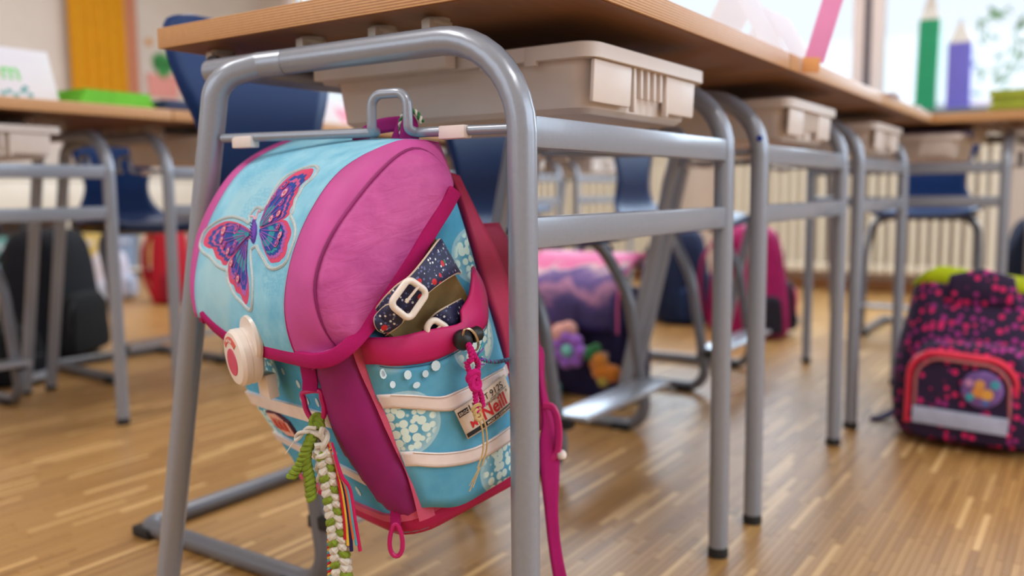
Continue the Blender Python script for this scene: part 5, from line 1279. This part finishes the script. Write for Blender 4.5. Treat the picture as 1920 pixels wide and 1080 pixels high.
for i, (x, y, r, c) in enumerate(((-.006, -.006, .012, (224, 150, 70)), (.010, -.010, .012, (240, 178, 80)), (-.004, .010, .010, (232, 168, 90)), (.024, .012, .009, (70, 180, 200)), (-.022, -.018, .008, (60, 170, 190)), (-.024, .012, .008, (210, 150, 200)), (.008, -.027, .007, (84, 120, 200)))):
    MB().lathe([(.0005, .006), (r, .006), (r, .0068), (.0005, .0070)], 14, pm @ Matrix.Translation((x, y, 0))).build('patch_motif', plain('motif_%d' % i, rgb(*c), .6), pt_)
strap_tube(spline([Vector((-.16, .06, .05)), Vector((-.19, .04, .02)), Vector((-.215, .02, .006)), Vector((-.235, .015, .004))], 4), .028, .006, 'strap_end', weave('violet_web', rgb(52, 44, 92), .8, 1500), dotbag, (0, 0, 1))
for s in (-1, 1): MB().tube(spline([(s * .07, .11, .32), (s * .09, .16, .24), (s * .11, .16, .12), (s * .14, .11, .03)], 6), .02, 8, flat=(.35, 1)).build('shoulder_strap', weave('violet_web', rgb(52, 44, 92), .8, 1500), dotbag)

# the square satchel with the pink flap
def sky_flap():
    k = NT('pink_sky_print'); co = k.coord()
    sx = k.add('ShaderNodeSeparateXYZ'); k.link(co, sx.inputs[0])
    nz = k.add('ShaderNodeTexNoise', Scale=9.0, Detail=4.0, Distortion=.6); k.link(co, nz.inputs['Vector'])
    v = k.math('ADD', k.math('MULTIPLY', sx.outputs['Z'], 2.75), k.math('MULTIPLY', k.math('SUBTRACT', nz.outputs['Fac'], .5), .55))
    k.link(k.ramp(v, [(.60, rgb(46, 36, 92)), (.72, rgb(70, 54, 120)), (.80, rgb(190, 130, 170)), (.86, rgb(84, 66, 140)), (.93, rgb(120, 90, 160)), (.97, rgb(226, 196, 206)), (1.0, rgb(232, 112, 172))]), k.b.inputs['Base Color'])
    k.b.inputs['Roughness'].default_value = .5
    return k.m
sat = thing('satchel', 'square dark violet satchel with a pink and white printed flap beneath the second desk', 'school bag', (1.440, .735, 0), -1.55, 'school bags on the floor')
VIO = weave('dark_violet_cloth', rgb(36, 30, 66), .8, 1200, .3)
sw, sdp, sh = .30, .18, .375
MB().grid([rsec(sw * a, sdp * a, .025, z) for a, z in ((.94, 0), (1, .012), (1.0, .2), (.98, sh - .10), (.97, sh - .085))], closed_u=True, cap=True).build('body', VIO, sat, angle=60)
prf = spline([Vector((0, sdp * .5, sh - .03)), Vector((0, sdp * .46, sh + .004)), Vector((0, sdp * .1, sh + .006)), Vector((0, -sdp * .30, sh - .030)), Vector((0, -sdp * .60, sh - .085)), Vector((0, -sdp * .63, sh - .19))], 5)
MB().grid([[Vector((x * sw * .525, p.y, p.z)) for x in np.linspace(-1, 1, 12)] for p in prf]).build('flap', sky_flap(), sat, thick=.006)
for s in (-1, 1): MB().tube([Vector((s * sw * .525, p.y, p.z)) for p in prf], .004, 6).build('flap_piping', plain('pink_piping', rgb(214, 90, 150), .6), sat)
lk = MB().lathe([(.012, 0), (.030, 0), (.034, .006), (.030, .014), (.014, .014), (.012, .006)], 24, Matrix.Translation((-.07, -sdp * .56 - .003, .185)) @ Matrix.Rotation(PI / 2, 4, 'X')).build('lock', plain('pink_lock', rgb(196, 70, 120), .4), sat)
MB().lathe([(.0005, 0), (.012, 0), (.012, .010), (.0005, .011)], 16, Matrix.Translation((-.07, -sdp * .56 - .003, .185)) @ Matrix.Rotation(PI / 2, 4, 'X')).build('lock_core', plain('blue_core', rgb(40, 60, 130), .4), lk)
pouch(.15, .05, .20, .95).build('side_pocket', VIO, sat).matrix_local = Matrix.Translation((sw * .50, 0, .012)) @ Matrix.Rotation(PI / 2, 4, 'Z')
MB().box((-.03, -.004, 0), (.03, .004, .05), .003, Matrix.Translation((sw * .53, -.02, .17)) @ Matrix.Rotation(PI / 2, 4, 'Z')).build('side_tag', plain('coral_tag', rgb(206, 60, 50), .6), sat)
MB().tube(fillet([(-.05, .07, sh), (-.045, .07, sh + .03), (.045, .07, sh + .03), (.05, .07, sh)], .02), .008, 8, flat=(1, .6)).build('carrying_handle', VIO, sat)
MB().box((-sw * .4, -.003, -.010), (sw * .4, .003, .010), .002, Matrix.Translation((0, -sdp * .5 - .001, .12))).build('reflective_strip', plain('peach_reflective', rgb(206, 180, 170), .4), sat)
# plush pendants hanging from the satchel
SM = Matrix.Translation(sat.location) @ Matrix.Rotation(-1.55, 4, 'Z')
def plush(label, loc, parts):
    p = SM @ Vector(loc); t = thing('plush_pendant', label, 'pendant', p, -1.55, 'plush pendants on the satchel')
    for nm, c, balls in parts:
        mb = MB()
        for x, y, z, r in balls: mb.ball((x * 1.12, y * 1.1, z * 1.12), r * 1.12, 12)
        mb.build(nm, weave('plush_%d_%d_%d' % c, rgb(*c), .95, 500, .2, .8, sheen=.4), t, angle=80)
    MB().tube([(0, .02, .05), (0, .022, .12)], .002, 6).build('pendant_cord', VIO, t)
    return t
fl = [(.030 * math.cos(a), -.012, .0 + .030 * math.sin(a), .017) for a in [2 * PI * k / 7 for k in range(7)]]
plush('violet plush flower with a turquoise heart and cream face hanging on the satchel', (.040, -sdp * .56 - .050, .140), [('petals', (150, 92, 190), fl), ('flower_heart', (120, 190, 180), [(0, -.020, 0, .016)]), ('head', (222, 160, 150), [(-.028, .0, .036, .026), (-.008, .002, .046, .022)]), ('leaf', (40, 110, 60), [(.052, -.004, -.004, .018), (.066, .0, .008, .013)])])
plush('orange plush animal hanging at the right of the violet flower', (.130, -sdp * .56 - .045, .090), [('body', (206, 120, 30), [(0, 0, 0, .026), (.026, 0, -.004, .022), (-.018, 0, .016, .016)]), ('head', (214, 132, 40), [(-.004, -.008, .026, .019)]), ('belly', (180, 160, 60), [(.008, -.012, -.022, .014)])])
plush('white and orange plush animal with a teal vest at the bottom left of the satchel', (-.045, -sdp * .56 - .060, .040), [('body', (220, 110, 40), [(0, 0, -.010, .026), (.014, 0, -.026, .018)]), ('head', (226, 214, 214), [(0, -.004, .028, .022), (.018, 0, .036, .014)]), ('vest', (30, 120, 120), [(.038, -.004, -.004, .016), (.040, -.004, -.022, .015)])])

# ------------------------------------------------------------------ shelf with coloured boxes along the left wall
shf = thing('low_shelf', 'low cream shelf with coloured boxes along the left wall', 'shelf', (2.35, 5.19, 0))
MB().box((-1.05, -.19, .66), (1.05, .19, .69), .003).build('shelf_top', WHITE_LACQUER, shf)
MB().box((-1.05, -.19, .42), (1.05, .19, .44), .003).build('shelf_board', WHITE_LACQUER, shf)
MB().box((-1.05, -.19, .05), (1.05, .19, .07), .003).build('shelf_board', WHITE_LACQUER, shf)
for x in (-1.04, -.52, 0, .52, 1.04): MB().box((x - .01, -.185, 0), (x + .01, .185, .66), .002).build('shelf_upright', WHITE_LACQUER, shf)
for x in (-.78, -.26, .26, .78): MB().box((x - .25, -.195, .445), (x + .25, -.185, .655), .003).build('shelf_door', WHITE_LACQUER, shf)
cc = [(216, 140, 130), (230, 214, 196), (110, 160, 156), (196, 110, 116), (220, 190, 110), (140, 160, 190), (214, 160, 100), (130, 160, 120)]
nm_ = ['salmon', 'cream', 'teal', 'red', 'yellow', 'blue', 'orange', 'green']
for i in range(8):
    x = 2.35 - .91 + .26 * i
    t = thing('storage_box', '%s storage box in the low shelf at the left wall' % nm_[i], 'box', (x, 5.16, .0705), 0, 'storage boxes in the low shelf')
    m = plain('box_' + nm_[i], rgb(*cc[i]), .6)
    MB().grid([rsec(a, b, .02, z) for a, b, z in ((.19, .24, 0), (.22, .27, .24), (.225, .275, .25), (.21, .26, .25), (.18, .23, .01))], closed_u=True, cap=True).build('box_body', m, t, angle=50)
    MB().box((-.04, -.140, .17), (.04, -.132, .20), .002).build('box_label', PAPER, t)
